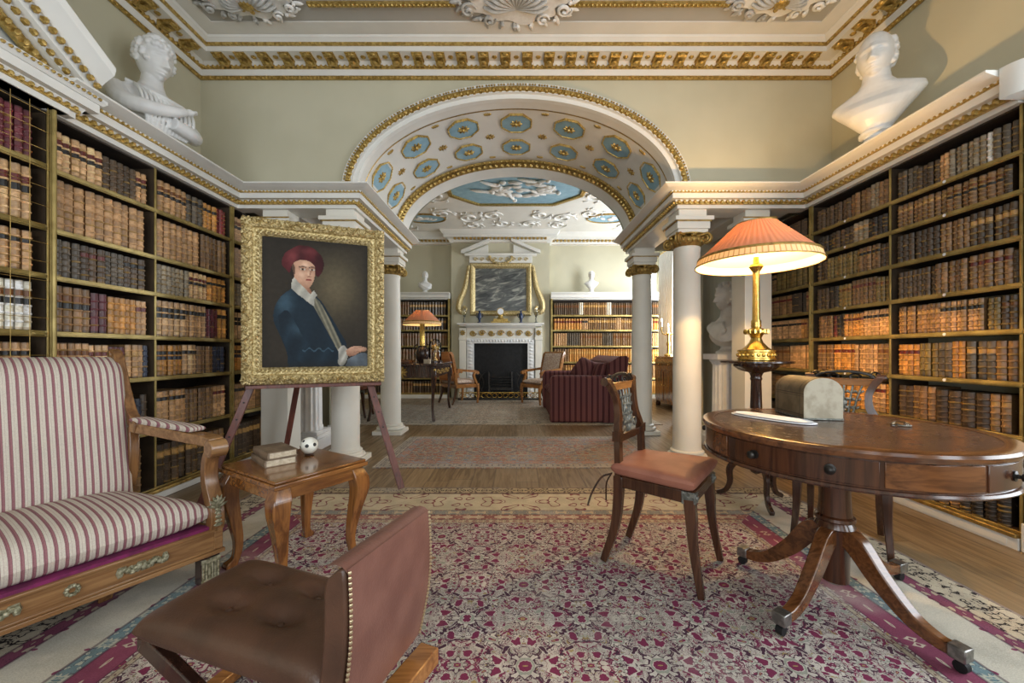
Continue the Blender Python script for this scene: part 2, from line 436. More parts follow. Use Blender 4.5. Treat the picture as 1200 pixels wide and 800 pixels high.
def rug_mat(name, hx, hy, p, pal, bands, s1=24, dull=0.0, ends=None):
    """pal: ground, red, dark, gold, leaf; bands: (d0, d1, ground, motif, scale, threshold)"""
    m = Mat(name, .92, spec=.1)
    c = m.xyz(); x, y = c[0], c[1]
    wob = m.noise(2.2, detail=2)
    x1 = x + (wob-.5)*.05; y1 = y + (m.noise(2.0, m.vec(c[1], c[0], 4.0), 2)-.5)*.05
    q = p*1.03
    mx, my = x1.pp(p), y1.pp(q)
    k1 = m.noise(26, m.vec(mx, my, 5.0), 2); k2 = m.noise(26, m.vec(mx, my, 12.0), 2)
    mx, my = mx + (k1-.5)*.055, my + (k2-.5)*.055
    drift = m.noise(.9, m.vec(c[0], c[1], 9.0), 1)*.16
    N1 = m.noise(s1, m.vec(mx, my, drift), 2, .6); N2 = m.noise(s1*2.1, m.vec(mx, my, drift+3), 2, .3)
    g = m.mix(m.noise(7, detail=3).soft(.38,.62), pal[0], tuple(v*.80 for v in pal[0]))
    a = m.mix((N2.soft(.55,.60))*.8, g, pal[4])
    a = m.mix(N2.soft(.63,.66), a, pal[3])
    a = m.mix(N1.soft(.565,.585), a, pal[1])
    a = m.mix(((N1-.47).abs() < .009), a, pal[2]); a = m.mix(((N2-.44).abs() < .010)*.9, a, pal[2])
    a = m.mix(N1.soft(.645,.66), a, g); a = m.mix((N2-.52).abs() < .010, a, pal[1]); a = m.mix((N1-.53).abs() < .008, a, pal[2])
    # rosettes, leaf pairs and a thin lattice of stems
    def leaf(cx, cy, la, lb, ang, col, edge=True):
        nonlocal a
        ca, sa = math.cos(ang), math.sin(ang); dx, dy = mx-cx*p, my-cy*q
        u, w = (dx*ca+dy*sa)/(la*p), (dy*ca-dx*sa)/(lb*p)
        e = u*u+w*w
        if edge: a = m.mix(e < 1.5, a, g)
        a = m.mix(e < 1.0, a, col)
    st = ((mx/p - my/q).abs() + ((my*(22/q*.6)).sin())*.03 - .03).abs()
    a = m.mix(st < .022, a, pal[2])
    st = ((((mx*mx)/(p*p)+(my*my)/(q*q)).sqrt()) - .72).abs(); a = m.mix((st < .022)*(N2 > .42), a, pal[1])
    dx, dy = mx-p, my
    st = (((dx*dx)/(p*p)+(dy*dy)/(q*q)).sqrt() - .5).abs(); a = m.mix((st < .022)*(N2 > .40), a, pal[2])
    for (cx, cy, la, lb, an, cc) in ((.45,.10,.10,.075,.6,1),(.12,.48,.07,.10,.3,1),(.80,.62,.11,.07,-.7,1),(.58,.86,.09,.065,.4,1),(.30,.30,.05,.09,.8,2),(.68,.35,.05,.08,-.8,2),(.88,.22,.075,.06,.2,1),(.28,.78,.08,.05,-.4,4)):
        leaf(cx, cy, la, lb, an, pal[cc])
    for cx, cy, k in ((0, 0, 1.35), (p, q, 1.2), (p, 0, .8), (0, q, .9), (p*.5, q*.5, .8), (p*.62, q*.12, .55), (p*.14, q*.72, .5)):
        dx, dy = mx-cx, my-cy
        r = (dx*dx+dy*dy).sqrt(); th = dy.atan2(dx)
        pet = r - ((th*8).cos()*.009+.036)*k
        a = m.mix(pet < 0.006*k, a, pal[2]); a = m.mix(pet < 0, a, g); a = m.mix((r-.022*k).abs() < .004*k, a, pal[4]); a = m.mix(r < .015*k, a, pal[1]); a = m.mix(r < .006*k, a, pal[3])
    # borders
    ex, ey = (x.abs()*-1)+hx, (y.abs()*-1)+hy
    d = ex.min(ey); side = ex < ey
    s = y*side + x*(side*-1+1)
    for lst, mask in ((bands, side if ends else None), (ends or [], side*-1+1)):
        for (d0, d1, gc, mc, sc, th) in lst:
            w = d1-d0; per = max(.06, w*1.3)
            v = m.vec(s.pp(per), (d-d0-w/2).abs(), d0*7)
            n = m.noise(sc, v, 0 if sc < 20 else 1.5, .5)
            gcol = m.mix(m.noise(6, detail=3).soft(.38,.62), gc, tuple(k*.82 for k in gc))
            b = m.mix(n.soft(th, th+.015), gcol, mc)
            b = m.mix(n.soft(th+.09, th+.10), b, gcol)
            b = m.mix(((n-th+.03).abs() < .006), b, pal[2]) if sc >= 20 else b
            e = ((d-d0 < .006).max((d*-1)+d1 < .006))
            b = m.mix(e*.6, b, pal[2])
            k = d.band(d0, d1)
            a = m.mix(k*mask if mask else k, a, b)
    wear = m.noise(1.6, detail=4)
    a = m.mix(wear.soft(.52,.75)*(.42+dull), a, pal[0])
    f = m.noise(220, detail=2)
    a = m.mix(.35, a, m.mix(f.soft(.3,.7), (.6,.6,.6), (1.2,1.2,1.2)), 'MULTIPLY')
    m.color(a); m.bump(f, .4, .004)
    return m.m
WIN_P, WIN_R, WIN_F, LAMP_P, LAMP_F, CAND_P, EXPO = 44, 60, 150, 70, 30, 18, 0.08
# ------------------------------------------------------------------ the building
T, ZC, ZCEIL = 2.475, 2.655, 3.97            # soffit of the bookcase entablature, its top, the ceiling
YF, YW = 3.85, 3.89                          # entablature face, wall face over it
XR = 3.08                                    # half width of the library
def struct(o, label, cat):
    o['kind'] = 'structure'; o['label'] = label; o['category'] = cat; return o

b = MB(); b.box(-4.2, 4.2, -2.7, 10.1, -.08, 0)
struct(b.build('floor', M['floor']), 'worn brown oak board floor running through both library rooms', 'floor')
# ceilings
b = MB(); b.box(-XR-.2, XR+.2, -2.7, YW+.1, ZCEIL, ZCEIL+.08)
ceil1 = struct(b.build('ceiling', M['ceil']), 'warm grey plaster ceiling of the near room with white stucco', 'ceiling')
b = MB(); b.box(-4.2, 4.2, 5.45, 10.1, ZCEIL, ZCEIL+.08)
ceil2 = struct(b.build('ceiling', M['ceilw']), 'white ceiling of the far room beyond the arch', 'ceiling')
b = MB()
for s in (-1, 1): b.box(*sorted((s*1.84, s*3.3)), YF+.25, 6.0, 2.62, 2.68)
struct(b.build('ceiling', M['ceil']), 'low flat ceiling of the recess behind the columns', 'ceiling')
# side walls, back wall with three windows behind the camera
b = MB(); b.box(-XR-.15, -XR, -2.7, 5.2, 0, ZCEIL)
struct(b.build('wall_left', M['wall']), 'cream plaster wall above the left bookcases', 'wall')
b = MB()
for (y0, y1, z0, z1) in ((-2.7, -1.7, 0, ZCEIL), (-.5, .3, 0, ZCEIL), (1.5, 5.2, 0, ZCEIL), (-1.7, -.5, 0, .5), (-1.7, -.5, 3.2, ZCEIL), (.3, 1.5, 0, .5), (.3, 1.5, 3.2, ZCEIL)):
    b.box(XR, XR+.15, y0, y1, z0, z1)
struct(b.build('wall_right', M['wall']), 'cream plaster wall above the right bookcases', 'wall')
b = MB()
wins = [(-2.35, -1.15), (-.6, .6), (1.15, 2.35)]
xs = [-XR-.15] + [v for w in wins for v in w] + [XR+.15]
for k in range(0, len(xs), 2): b.box(xs[k], xs[k+1], -2.7, -2.55, 0, ZCEIL)
for w in wins: b.box(w[0], w[1], -2.7, -2.55, 0, .5); b.box(w[0], w[1], -2.7, -2.55, 3.2, ZCEIL)
struct(b.build('wall_back', M['wall']), 'cream plaster wall with three windows behind the camera', 'wall')
def sash(nm, horiz, a0, a1, at):
    b = MB()
    bx = (lambda p0, p1, z0, z1: b.box(p0, p1, at-.03, at+.03, z0, z1)) if horiz else (lambda p0, p1, z0, z1: b.box(at-.03, at+.03, p0, p1, z0, z1))
    for k in range(4):
        q = a0+(a1-a0)*k/3; bx(max(a0, q-.018), min(a1, q+.018), .5, 3.2)
    for k in range(7):
        z = .5+2.7*k/6; bx(a0, a1, max(.5, z-.018), min(3.2, z+.018))
    return struct(b.build(nm, M['white']), 'white tall sash window of the near room, %s' % {'window_1': 'left of the three behind the camera', 'window_2': 'middle of the three behind the camera', 'window_3': 'right of the three behind the camera', 'window_4': 'rear one in the right wall', 'window_5': 'front one in the right wall'}[nm], 'window')
for k, w in enumerate(wins): sash('window_%d' % (k+1), True, w[0], w[1], -2.63)
sash('window_4', False, -1.7, -.5, XR+.08); sash('window_5', False, .3, 1.5, XR+.08)

# the wall with the arch: ellipse of half width a, rise r over z0
def arch_pts(a, r, z0, n=48): return [(-a*math.cos(PI*k/n), z0 + r*math.sin(PI*k/n)) for k in range(n+1)]
def arch_wall(b, y, thick, a, r, z0, zlow, x1, ztop):
    pts = arch_pts(a, r, z0)
    for yy, fl in ((y, 1), (y+thick, -1)):
        for (xa, za), (xb, zb) in zip(pts, pts[1:]):
            b.poly([(xa, yy, za), (xb, yy, zb), (xb, yy, ztop), (xa, yy, ztop)])
        for s in (-1, 1): b.poly([(s*a, yy, zlow), (s*x1, yy, zlow), (s*x1, yy, ztop), (s*a, yy, ztop)])
b = MB(); arch_wall(b, YW, .0001, 1.60, .945, ZC, 2.5, XR, ZCEIL)
struct(b.build('wall_front', M['wall']), 'cream plaster wall pierced by the wide elliptical arch', 'wall')
b = MB(); arch_wall(b, 5.5, .05, 1.50, .88, ZC, 2.5, 4.1, ZCEIL)
struct(b.build('wall_arch_far', M['wall']), 'cream wall over the far end of the vaulted arch', 'wall')
# dividing walls with a round headed niche each
def niche_wall(s):
    b = MB(); y, cx, hw, zs = 5.12, s*2.66, .26, 2.22
    x0, x1 = 2.36, 3.3; X0, X1 = (x0, x1) if s > 0 else (-x1, -x0)
    n = 16; top = 2.66
    pts = [(cx-hw*math.cos(PI*k/n), zs+hw*math.sin(PI*k/n)) for k in range(n+1)]
    b.poly([(X0, y, 0), (cx-hw, y, 0), (cx-hw, y, top), (X0, y, top)]); b.poly([(cx+hw, y, 0), (X1, y, 0), (X1, y, top), (cx+hw, y, top)])
    for (xa, za), (xb, zb) in zip(pts, pts[1:]): b.poly([(xa, y, za), (xb, y, zb), (xb, y, top), (xa, y, top)])
    rings = []
    for k in range(n+1):
        a = PI*k/n; xx, yy = cx-hw*math.cos(a), y+hw*math.sin(a)
        rings.append((xx, yy))
    for (xa, ya), (xb, yb) in zip(rings, rings[1:]): b.poly([(xa, ya, 0), (xb, yb, 0), (xb, yb, zs), (xa, ya, zs)])
    for j in range(6):
        t0, t1 = PI/2*j/6, PI/2*(j+1)/6
        for k in range(n):
            q = []
            for a, t in ((PI*k/n, t0), (PI*(k+1)/n, t0), (PI*(k+1)/n, t1), (PI*k/n, t1)):
                q.append((cx-hw*math.cos(a)*math.cos(t), y+hw*math.sin(a)*math.cos(t), zs+hw*math.sin(t)))
            b.poly(q)
    xi = x0*s
    b.poly([(xi, y, 0), (xi, 6.0, 0), (xi, 6.0, top), (xi, y, top)])
    b.poly([(xi, 6.0, 0), (s*4.1, 6.0, 0), (s*4.1, 6.0, ZCEIL), (xi, 6.0, ZCEIL)])
    return b
for s, nm in ((-1, 'left'), (1, 'right')):
    o = niche_wall(s).build('wall_niche_' + nm, M['wall'], smooth=30)
    struct(o, 'cream dividing wall with a round headed niche, %s of the passage' % nm, 'wall')
    b = MB(); X0, X1 = sorted((s*2.345, s*2.37)); b.box(X0, X1, 5.10, 6.0, 0, .16)
    X0, X1 = sorted((s*2.345, s*2.42)); b.box(X0, X1, 5.10, 5.13, 0, .16)
    struct(b.build('baseboard_' + nm, M['white'], bevel=.006), 'white skirting along the dividing wall, %s of the passage' % nm, 'baseboard')
# far room walls
b = MB(); b.box(-4.2, 4.2, 9.76, 9.9, 0, ZCEIL)
struct(b.build('wall_far', M['wall']), 'cream end wall of the far room behind the chimneypiece', 'wall')
b = MB(); b.box(-3.75, -3.6, 6.0, 9.8, 0, ZCEIL)
struct(b.build('wall_far_left', M['wall']), 'cream side wall of the far room behind the writing table', 'wall')
b = MB(); b.box(3.5, 3.65, 6.0, 7.2, 0, ZCEIL); b.box(3.5, 3.65, 8.3, 8.75, 0, ZCEIL); b.box(3.5, 3.65, 9.65, 9.8, 0, ZCEIL)
for (y0, y1) in ((7.2, 8.3), (8.75, 9.65)): b.box(3.5, 3.65, y0, y1, 3.3, ZCEIL); b.box(3.5, 3.65, y0, y1, 0, .1)
struct(b.build('wall_far_right', M['wall']), 'cream window wall of the far room', 'wall')
b = MB()
for k in range(4):
    y = 8.75+.9*k/3; b.box(3.55, 3.60, y-.018, y+.018, .1, 3.3)
for k in range(8):
    z = .1+3.2*k/7; b.box(3.55, 3.60, 8.75, 9.65, z-.018, z+.018)
struct(b.build('window_6', M['white']), 'tall bright window of the far room beside the curtain', 'window')
b = MB(); b.box(-1.56, .80, 9.55, 9.78, 0, ZCEIL)
struct(b.build('wall_chimney_breast', M['wall']), 'cream chimney breast carrying the overmantel in the far room', 'wall')

# ceiling cornice of the near room
path = [(-XR, -2.5), (-XR, YW), (XR, YW), (XR, -2.5)]
b = MB(); b.sweep(path, [(0,3.775),(.03,3.775),(.045,3.80),(.06,3.83),(.06,3.835),(.10,3.865),(.225,3.865),(.225,3.905),(.245,3.93),(.285,3.95),(.30,3.97),(0,3.97)])
b.sweep(path, [(.30,3.962),(.43,3.962),(.43,3.97),(.30,3.97)])
corn = struct(b.build('trim_1', M['ceilw'], smooth=25), 'deep white ceiling cornice with gilt modillions', 'cornice')
segs = [((-XR, .5), (-XR, YW), (1, 0)), ((-XR, YW), (XR, YW), (0, -1)), ((XR, YW), (XR, .5), (-1, 0))]
def cornice_strip(name, o, z, size, gap, so, flat=True):
    b = MB()
    if flat: b.sweep(path, [(o-.012, z-size/2), (o+.006, z-size/2), (o+.006, z+size/2), (o-.012, z+size/2)])
    for (p0, p1, n) in segs:
        d = (Vector(p1)-Vector(p0)).normalized(); k0 = o if (p0[1] == YW) else 0; k1 = o if p1[1] == YW else 0
        a = Vector(p0)+d*k0; c = Vector(p1)-d*k1
        b.eggs((a.x+n[0]*o, a.y+n[1]*o, z), (c.x+n[0]*o, c.y+n[1]*o, z), (n[0], n[1], 0), (0,0,1), size, gap, so)
    b.build(name, M['gold'], corn, smooth=35, label='gilded carved strip of the cornice')
cornice_strip('gilt_strip', .02, 3.76, .032, .036, .016)
cornice_strip('gilt_strip', .062, 3.835, .036, .045, .022)
cornice_strip('gilt_strip', .243, 3.918, .024, .035, .012)
def modillion(b, c, n, d):
    n, d = Vector((n[0], n[1], 0)), Vector((d[0], d[1], 0)); c = Vector(c); u = Vector((0,0,1))
    w = .042
    prof = [(.0,-.048),(.03,-.05),(.05,-.036),(.085,-.03),(.105,-.036),(.118,-.025),(.118,-.008),(.12,0),(0,0)]
    b.prism(prof, 2*w, lambda p, q, h: tuple(c + n*p + u*q + d*(h-w)))
    b.prism([(.0,-.012),(.13,-.012),(.13,0),(0,0)], 2*w+.016, lambda p, q, h: tuple(c + n*p + u*q + d*(h-w-.008)))
    b.egg(c+n*.12-u*.02, n, d, u, .014, .03, .016)
    b.egg(c+n*.05-u*.05, -u, d, n, .014, .03, .03)
mb = MB(); rb = MB()
for (p0, p1, n) in segs:
    p0, p1 = Vector(p0), Vector(p1); d = (p1-p0).normalized(); L = (p1-p0).length
    k = int(L/.2)
    for i in range(k):
        q = p0 + d*((i+.5)*L/k)
        if min((q-p0).length, (q-p1).length) < .15: continue
        modillion(mb, (q.x+n[0]*.085, q.y+n[1]*.085, 3.868), n, d)
        q2 = q + d*(.5*L/k)
        if (q2-p1).length > .25: rb.egg((q2.x+n[0]*.15, q2.y+n[1]*.15, 3.864), (0,0,-1), (d.x, d.y, 0), (n[0], n[1], 0), .012, .026, .026)
mb.build('modillion_row', M['gold'], corn, label='row of gilded scrolled modillion brackets'); rb.build('rosette_row', M['gold'], corn, label='small gilt rosettes between the brackets')

# inner ceiling panel moulding and stucco
b = MB(); y0, x0 = 3.28, 2.02
for (xa, xb) in ((-1.72, -.5), (.43, 1.76)):
    b.box(xa, xb, y0-.018, y0+.018, ZCEIL-.022, ZCEIL); b.eggs((xa, y0, ZCEIL-.022), (xb, y0, ZCEIL-.022), (0,0,-1), (0,1,0), .03, .035, .012)
struct(b.build('trim_2', M['gold']), 'gilt straight moulding framing the middle of the near ceiling', 'moulding')
def stucco(name, label, cx, cy, rx, ry, seed, n):
    r = random.Random(seed); t = thing(name, label, 'ceiling ornament', (cx, cy, ZCEIL), 0, 'stucco ornaments on the near ceiling')
    b = MB()
    # ground cartouche: lobed plate
    pts = []
    for k in range(64):
        a = 2*PI*k/64; q = 1 + .10*math.cos(9*a) + .05*math.cos(4*a+1)
        pts.append((.80*rx*q*math.cos(a), .80*ry*q*math.sin(a)))
    b.prism(pts, -.022)
    b.build('ground_plate', M['plaster'], t, bevel=.006)
    b = MB()
    for k in range(13):                      # shell ribs in the middle
        a = -PI*(.02+.96*k/12); e = .62
        p0 = (0, ry*.25, -.03); p1 = (rx*e*math.cos(a)*.55, ry*.25+ry*e*math.sin(a), -.06); p2 = (rx*e*math.cos(a)*.85, ry*.25+ry*e*1.35*math.sin(a), -.028)
        b.tube(catmull([p0, p1, p2], 4), lerpl([.006, .018, .012], 9), 6)
    b.build('shell', M['plaster'], t)
    for s in (-1, 1):                        # scrolls and leaves
        for (sx, sy, R, tw) in ((.40, -.62, .16, 1), (.72, -.30, .15, -1), (.80, .25, .17, 1), (.45, .62, .14, -1), (.18, -.80, .10, 1)):
            c = (s*sx*rx, sy*ry)
            P = []
            for k in range(22):
                a = k*.42*tw*s; q = R*min(rx, ry)*1.5*(1-k/24)
                P.append((c[0]+q*math.cos(a), c[1]+q*math.sin(a), -.03-.02*k/22))
            b.tube(P, lerpl([.008, .015, .012], 22), 6)
        for k in range(n):
            a = -PI/2 + s*(.12+.95*k/n)*PI; q = 1+.08*r.random()
            x, y = rx*q*.93*math.cos(a), ry*q*.93*math.sin(a)
            rot = Euler((0, 0, a+r.uniform(-.6,.6)))
            b.ell((x, y, -.014), (.075*rx+.02, .020, .014), 8, 4, rot)
            b.ell((x*.93, y*.93, -.03), (.016, .016, .012), 6, 4)
        b.build('leaf_border', M['plaster'], t)
    return t
stucco('stucco_ornament', 'large white stucco shell cartouche at the middle of the ceiling', .0, 3.24, .50, .27, 1, 12)
stucco('stucco_ornament', 'white stucco cartouche with gilt boss at the left of the ceiling', -2.2, 3.24, .42, .20, 2, 9)
stucco('stucco_ornament', 'white stucco cartouche with gilt boss at the right of the ceiling', 2.15, 3.22, .42, .20, 3, 9)
for o in [q for q in bpy.data.objects if q.name.startswith('stucco_ornament') and 'gilt boss' in q['label']]:
    b = MB(); b.ell((0, 0, -.05), (.06, .06, .03), 10, 6)
    for k in range(8): b.ell((.075*math.cos(k*PI/4), .075*math.sin(k*PI/4), -.04), (.035, .02, .015), 6, 4, Euler((0, 0, k*PI/4)))
    b.build('boss', M['gold'], o, label='gilded round boss')

# ------------------------------------------------------------------ entablature of the bookcases
def entab(path, nm, label, segs, egg_y=None):
    b = MB()
    b.sweep(path, [(-.10,T),(.03,T),(.03,T+.034),(.045,T+.04),(.06,T+.072),(.10,T+.072),(.10,T+.122),(.11,T+.122),(.115,T+.138),(.15,T+.146),(.19,T+.160),(.21,T+.168),(.21,ZC),(-.10,ZC)])
    o = struct(b.build(nm, M['white'], smooth=25), label, 'cornice')
    g = MB()
    for (p0, p1, n, e0, e1) in segs:
        p0, p1 = Vector(p0), Vector(p1); d = (p1-p0).normalized()
        for (out, z, size, gap, so) in ((.050, T+.053, .046, .050, .028), (.109, T+.130, .022, .034, .013)):
            a = p0+d*(out*e0); c = p1+d*(out*e1)
            g.eggs((a.x+n[0]*out, a.y+n[1]*out, z), (c.x+n[0]*out, c.y+n[1]*out, z), (n[0], n[1], 0), (0,0,1), size, gap, so)
            g.sweep([tuple(a), tuple(c)], [(out-.02, z-size*.45), (out+.003, z-size*.45), (out+.003, z+size*.45), (out-.02, z+size*.45)])
    g.build('gilt_moulding', M['gold'], o, smooth=35, label='gilded egg and bead moulding')
    return o
XL, XRt = -2.70, 2.80
entL = entab([(XL, 2.26), (XL, YF), (-1.573, YF), (-1.573, 5.62)], 'trim_3', 'white and gilt entablature over the left bookcase and columns',
    [((XL, 2.26), (XL, YF), (1, 0), 0, -1), ((XL, YF), (-1.573, YF), (0, -1), 1, 1), ((-1.573, YF), (-1.573, 5.62), (1, 0), -1, 0)])
entR = entab([(1.573, 5.62), (1.573, YF), (XRt, YF), (XRt, 2.20)], 'trim_4', 'white and gilt entablature over the right bookcase and columns',
    [((1.573, 5.62), (1.573, YF), (-1, 0), 0, 1), ((1.573, YF), (XRt, YF), (0, -1), -1, -1), ((XRt, YF), (XRt, 2.20), (-1, 0), 1, 0)])
b = MB()
b.box(-1.84, -1.573, YF, 5.62, T+.001, ZC-.002); b.box(-2.60, -1.6, YF+.002, YF+.25, T+.001, ZC-.002)
b.box(-XR, XL+.1, .5, 5.12, ZC-.03, ZC-.004); b.box(-2.48, -2.22, YF+.2, 5.12, T+.002, ZC-.01)
b.build('beam', M['white'], entL)
b = MB()
b.box(1.573, 1.84, YF, 5.62, T+.001, ZC-.002); b.box(1.6, 2.70, YF+.002, YF+.25, T+.001, ZC-.002)
b.box(XRt-.1, XR, 2.20, 5.12, ZC-.03, ZC-.004); b.box(2.22, 2.48, YF+.2, 5.12, T+.002, ZC-.01)
b.build('beam', M['white'], entR)
# white pilaster and curved return that end the right bookcase
b = MB(); b.box(2.79, XR, 2.08, 2.19, 0, T+.02); b.box(2.77, XR, 2.07, 2.19, 0, .16)
struct(b.build('trim_5', M['white'], bevel=.006), 'plain white pilaster closing the right bookcase', 'pilaster')
b = MB(); b.prism([(XR, 2.195), (2.66, 2.195)] + [(2.66+.13*(1-math.cos(PI/2*k/8)), 2.195-.13*math.sin(PI/2*k/8)) for k in range(1, 9)] + [(XR, 2.065)], .17, lambda x, y, h: (x, y, T+.012+h))
struct(b.build('trim_6', M['white']), 'curved white block ending the right cornice', 'cornice')
# piers behind the entablature
for s, nm in ((-1, 'left'), (1, 'right')):
    b = MB(); X0, X1 = sorted((s*2.215, s*2.475)); e = .03
    b.box(X0, X1, YF+.01, YF+.25, 0, 2.36); b.box(X0-e, X1+e, YF-.02, YF+.28, 2.36, 2.40); b.box(X0+.01, X1-.01, YF+.02, YF+.24, 2.40, T+.003)
    b.box(X0-.02, X1+.02, YF-.01, YF+.27, 0, .10)
    struct(b.build('trim_7' if s < 0 else 'trim_8', M['stone'], bevel=.004), 'plain square pier between bookcase and %s column' % nm, 'pier')
    g = MB(); g.sweep([(X0-e, YF-.021), (X1+e, YF-.021)], [(-.005, 2.385), (.004, 2.385), (.004, 2.398), (-.005, 2.398)])
    o = g.build('gilt_moulding', M['gold_d'], bpy.data.objects['trim_7' if s < 0 else 'trim_8'], label='thin gilt line')

# columns
def column():
    t = thing('column', '', 'column', (0,0,0), 0, 'columns carrying the arch', 'thing')
    r = .133
    b = MB(); b.box(-.19, .19, -.19, .19, 0, .05); b.lathe([(.16,.05),(.182,.058),(.188,.072),(.182,.088),(.155,.094),(.150,.104),(.160,.112),(.160,.122),(.140,.134)], n=32)
    b.build('base', M['stone'], t, bevel=.003)
    b = MB(); b.lathe([(r+.006,.13),(r,.16),(r,.8),(r-.003,1.4),(r-.012,2.08),(r-.006,2.10),(r-.006,2.125),(r-.014,2.135)], n=40)
    b.build('shaft', M['stone'], t)
    b = MB(); b.lathe([(r-.014,2.13),(r+.002,2.145),(r+.02,2.175),(r+.03,2.20),(r+.02,2.215)], n=28)
    for k in range(20):
        a = 2*PI*k/20; b.egg(((r+.014)*math.cos(a), (r+.014)*math.sin(a), 2.18), (math.cos(a), math.sin(a), .2), (-math.sin(a), math.cos(a), 0), (0,0,1), .022, .018, .026)
    for k in range(4):                       # corner volutes
        a = PI/4+k*PI/2; c = Vector((math.cos(a), math.sin(a), 0)); sd = Vector((-math.sin(a), math.cos(a), 0))
        for sg in (-1, 1):
            P = []
            for j in range(20):
                q = j*.52; R = .052*(1-j/26)
                P.append(c*(.185+R*math.sin(q)) + Vector((0,0,2.192+R*math.cos(q))) + sd*(sg*.012))
            b.tube(P, lerpl([.013,.011,.012], 20), 6)
        b.ell(tuple(c*.187+Vector((0,0,2.188))), (.02,.02,.02), 8, 6)
        b.bar([tuple(c*.10+Vector((0,0,2.225))), tuple(c*.21+Vector((0,0,2.243)))], sd, [.09,.05], .02)
    for k in range(4):
        a = k*PI/2; b.ell((.155*math.cos(a), .155*math.sin(a), 2.225), (.028,.028,.02), 8, 5)
    b.lathe([(.155,2.236),(.170,2.24),(.170,2.25),(.155,2.252)], n=28)
    b.build('capital', M['gold_d'], t, label='gilded scroll capital')
    b = MB(); b.box(-.145,.145,-.145,.145,2.25,2.285); b.box(-.158,.158,-.158,.158,2.285,2.355); b.box(-.185,.185,-.185,.185,2.362,2.40); b.box(-.135,.135,-.135,.135,2.40,T+.004); b.box(-.15,.15,-.15,.15,2.355,2.362)
    b.build('block', M['stone'], t, bevel=.003)
    g = MB(); g.sweep([(-.186,.186),(-.186,-.186)][::-1], [(-.004,2.352),(.003,2.352),(.003,2.361),(-.004,2.361)])
    g2 = MB()
    for k in range(4):
        ca, sa = round(math.cos(k*PI/2)), round(math.sin(k*PI/2))
        g2.m = Matrix.Rotation(k*PI/2, 4, 'Z'); g2.box(-.172,.172,-.172,-.16,2.353,2.363)
    g2.build('gilt_line', M['gold_d'], t, label='thin gilt line')
    return t
c0 = column()
c0['label'] = 'white round column nearest the portrait, partly behind its frame'; c0.location = (-1.706, 3.985, 0)
dup(c0, (1.706, 3.985, 0), 0, 'white round column between the side chair and the big lamp')
dup(c0, (-1.706, 5.42, 0), 0, 'far white column beside the writing table, right of the portrait')
dup(c0, (1.706, 5.42, 0), 0, 'far white column beside the red striped sofa')

# ------------------------------------------------------------------ vault and arches
AV, BV = 1.555, .905
def vp(t, y, k=0.0):
    """a point of the vault; k stands inwards"""
    x, z = AV*math.cos(t), BV*math.sin(t)
    n = Vector((x/AV**2, z/BV**2)).normalized()
    return Vector((x - n.x*k, y, ZC + z - n.y*k))
b = MB()
b.grid(64, 8, lambda u, v: tuple(vp(PI*u, YW-.005+1.6*v)))
vault = struct(b.build('trim_9', M['ceilw'], smooth=60), 'white coffered barrel vault of the arch with blue octagons', 'vault')
b = MB()                                    # front fascia ring between the gilt band and the vault
n = 96
def ring(b, y0, a0, b0, a1, b1, y1=None):
    y1 = y0 if y1 is None else y1
    for k in range(n):
        t0, t1 = PI*k/n, PI*(k+1)/n
        b.poly([(a0*math.cos(t0), y0, ZC+b0*math.sin(t0)), (a0*math.cos(t1), y0, ZC+b0*math.sin(t1)), (a1*math.cos(t1), y1, ZC+b1*math.sin(t1)), (a1*math.cos(t0), y1, ZC+b1*math.sin(t0))])
ring(b, YW-.02, AV-.002, BV-.002, 1.60, .945); ring(b, YW-.02, 1.60, .945, 1.60, .945, YW-.055)
ring(b, YW-.045, 1.655, 1.005, 1.69, 1.04); ring(b, YW-.045, 1.69, 1.04, 1.69, 1.04, YW+.01)
ring(b, YW-.02, AV-.002, BV-.002, AV-.002, BV-.002, YW+.03)
ring(b, YW-.055, 1.60, .945, 1.655, 1.005, YW-.045)
b.build('archivolt', M['white'], vault, smooth=30)
def arch_eggs(b, y, a, bb, size, gap, out=(0,-1,0), so=.03):
    L = 0; P = []
    N = 400
    pts = [(a*math.cos(PI*k/N), ZC+bb*math.sin(PI*k/N)) for k in range(N+1)]
    acc = [0]
    for p, q in zip(pts, pts[1:]): acc.append(acc[-1]+math.dist(p, q))
    m = int(acc[-1]/gap); j = 0
    for i in range(m):
        s = (i+.5)*acc[-1]/m
        while acc[j+1] < s: j += 1
        p, q = pts[j], pts[j+1]; d = Vector((q[0]-p[0], 0, q[1]-p[1])).normalized(); u = Vector((-d.z, 0, d.x))
        b.egg((p[0], y, p[1]), out, d, u, so, gap*.38, size*.5)
g = MB(); arch_eggs(g, YW-.052, 1.628, .975, .062, .062, so=.03); arch_eggs(g, YW-.05, 1.672, 1.022, .018, .03, so=.012)
ring(g, YW-.053, 1.60, .945, 1.66, 1.008)
g.build('gilt_band', M['gold'], vault, smooth=35, label='gilded egg and leaf band round the arch')
g = MB()                                     # gilt line at the vault's near edge, gilt band at its far end
for k in range(n):
    t0, t1 = PI*k/n, PI*(k+1)/n
    g.poly([tuple(vp(t0, 4.03, .002)), tuple(vp(t1, 4.03, .002)), tuple(vp(t1, 4.045, .004)), tuple(vp(t0, 4.045, .004))])
g.build('gilt_line', M['gold_d'], vault, label='thin gilt line')
g = MB(); w = MB()
def far_ring(b, y0, k0, y1, k1):
    for k in range(n):
        t0, t1 = PI*k/n, PI*(k+1)/n
        b.poly([tuple(vp(t0, y0, k0)), tuple(vp(t1, y0, k0)), tuple(vp(t1, y1, k1)), tuple(vp(t0, y1, k1))])
far_ring(g, 5.10, .0, 5.10, .03); far_ring(g, 5.10, .03, 5.20, .05); far_ring(g, 5.2, .05, 5.22, .05)
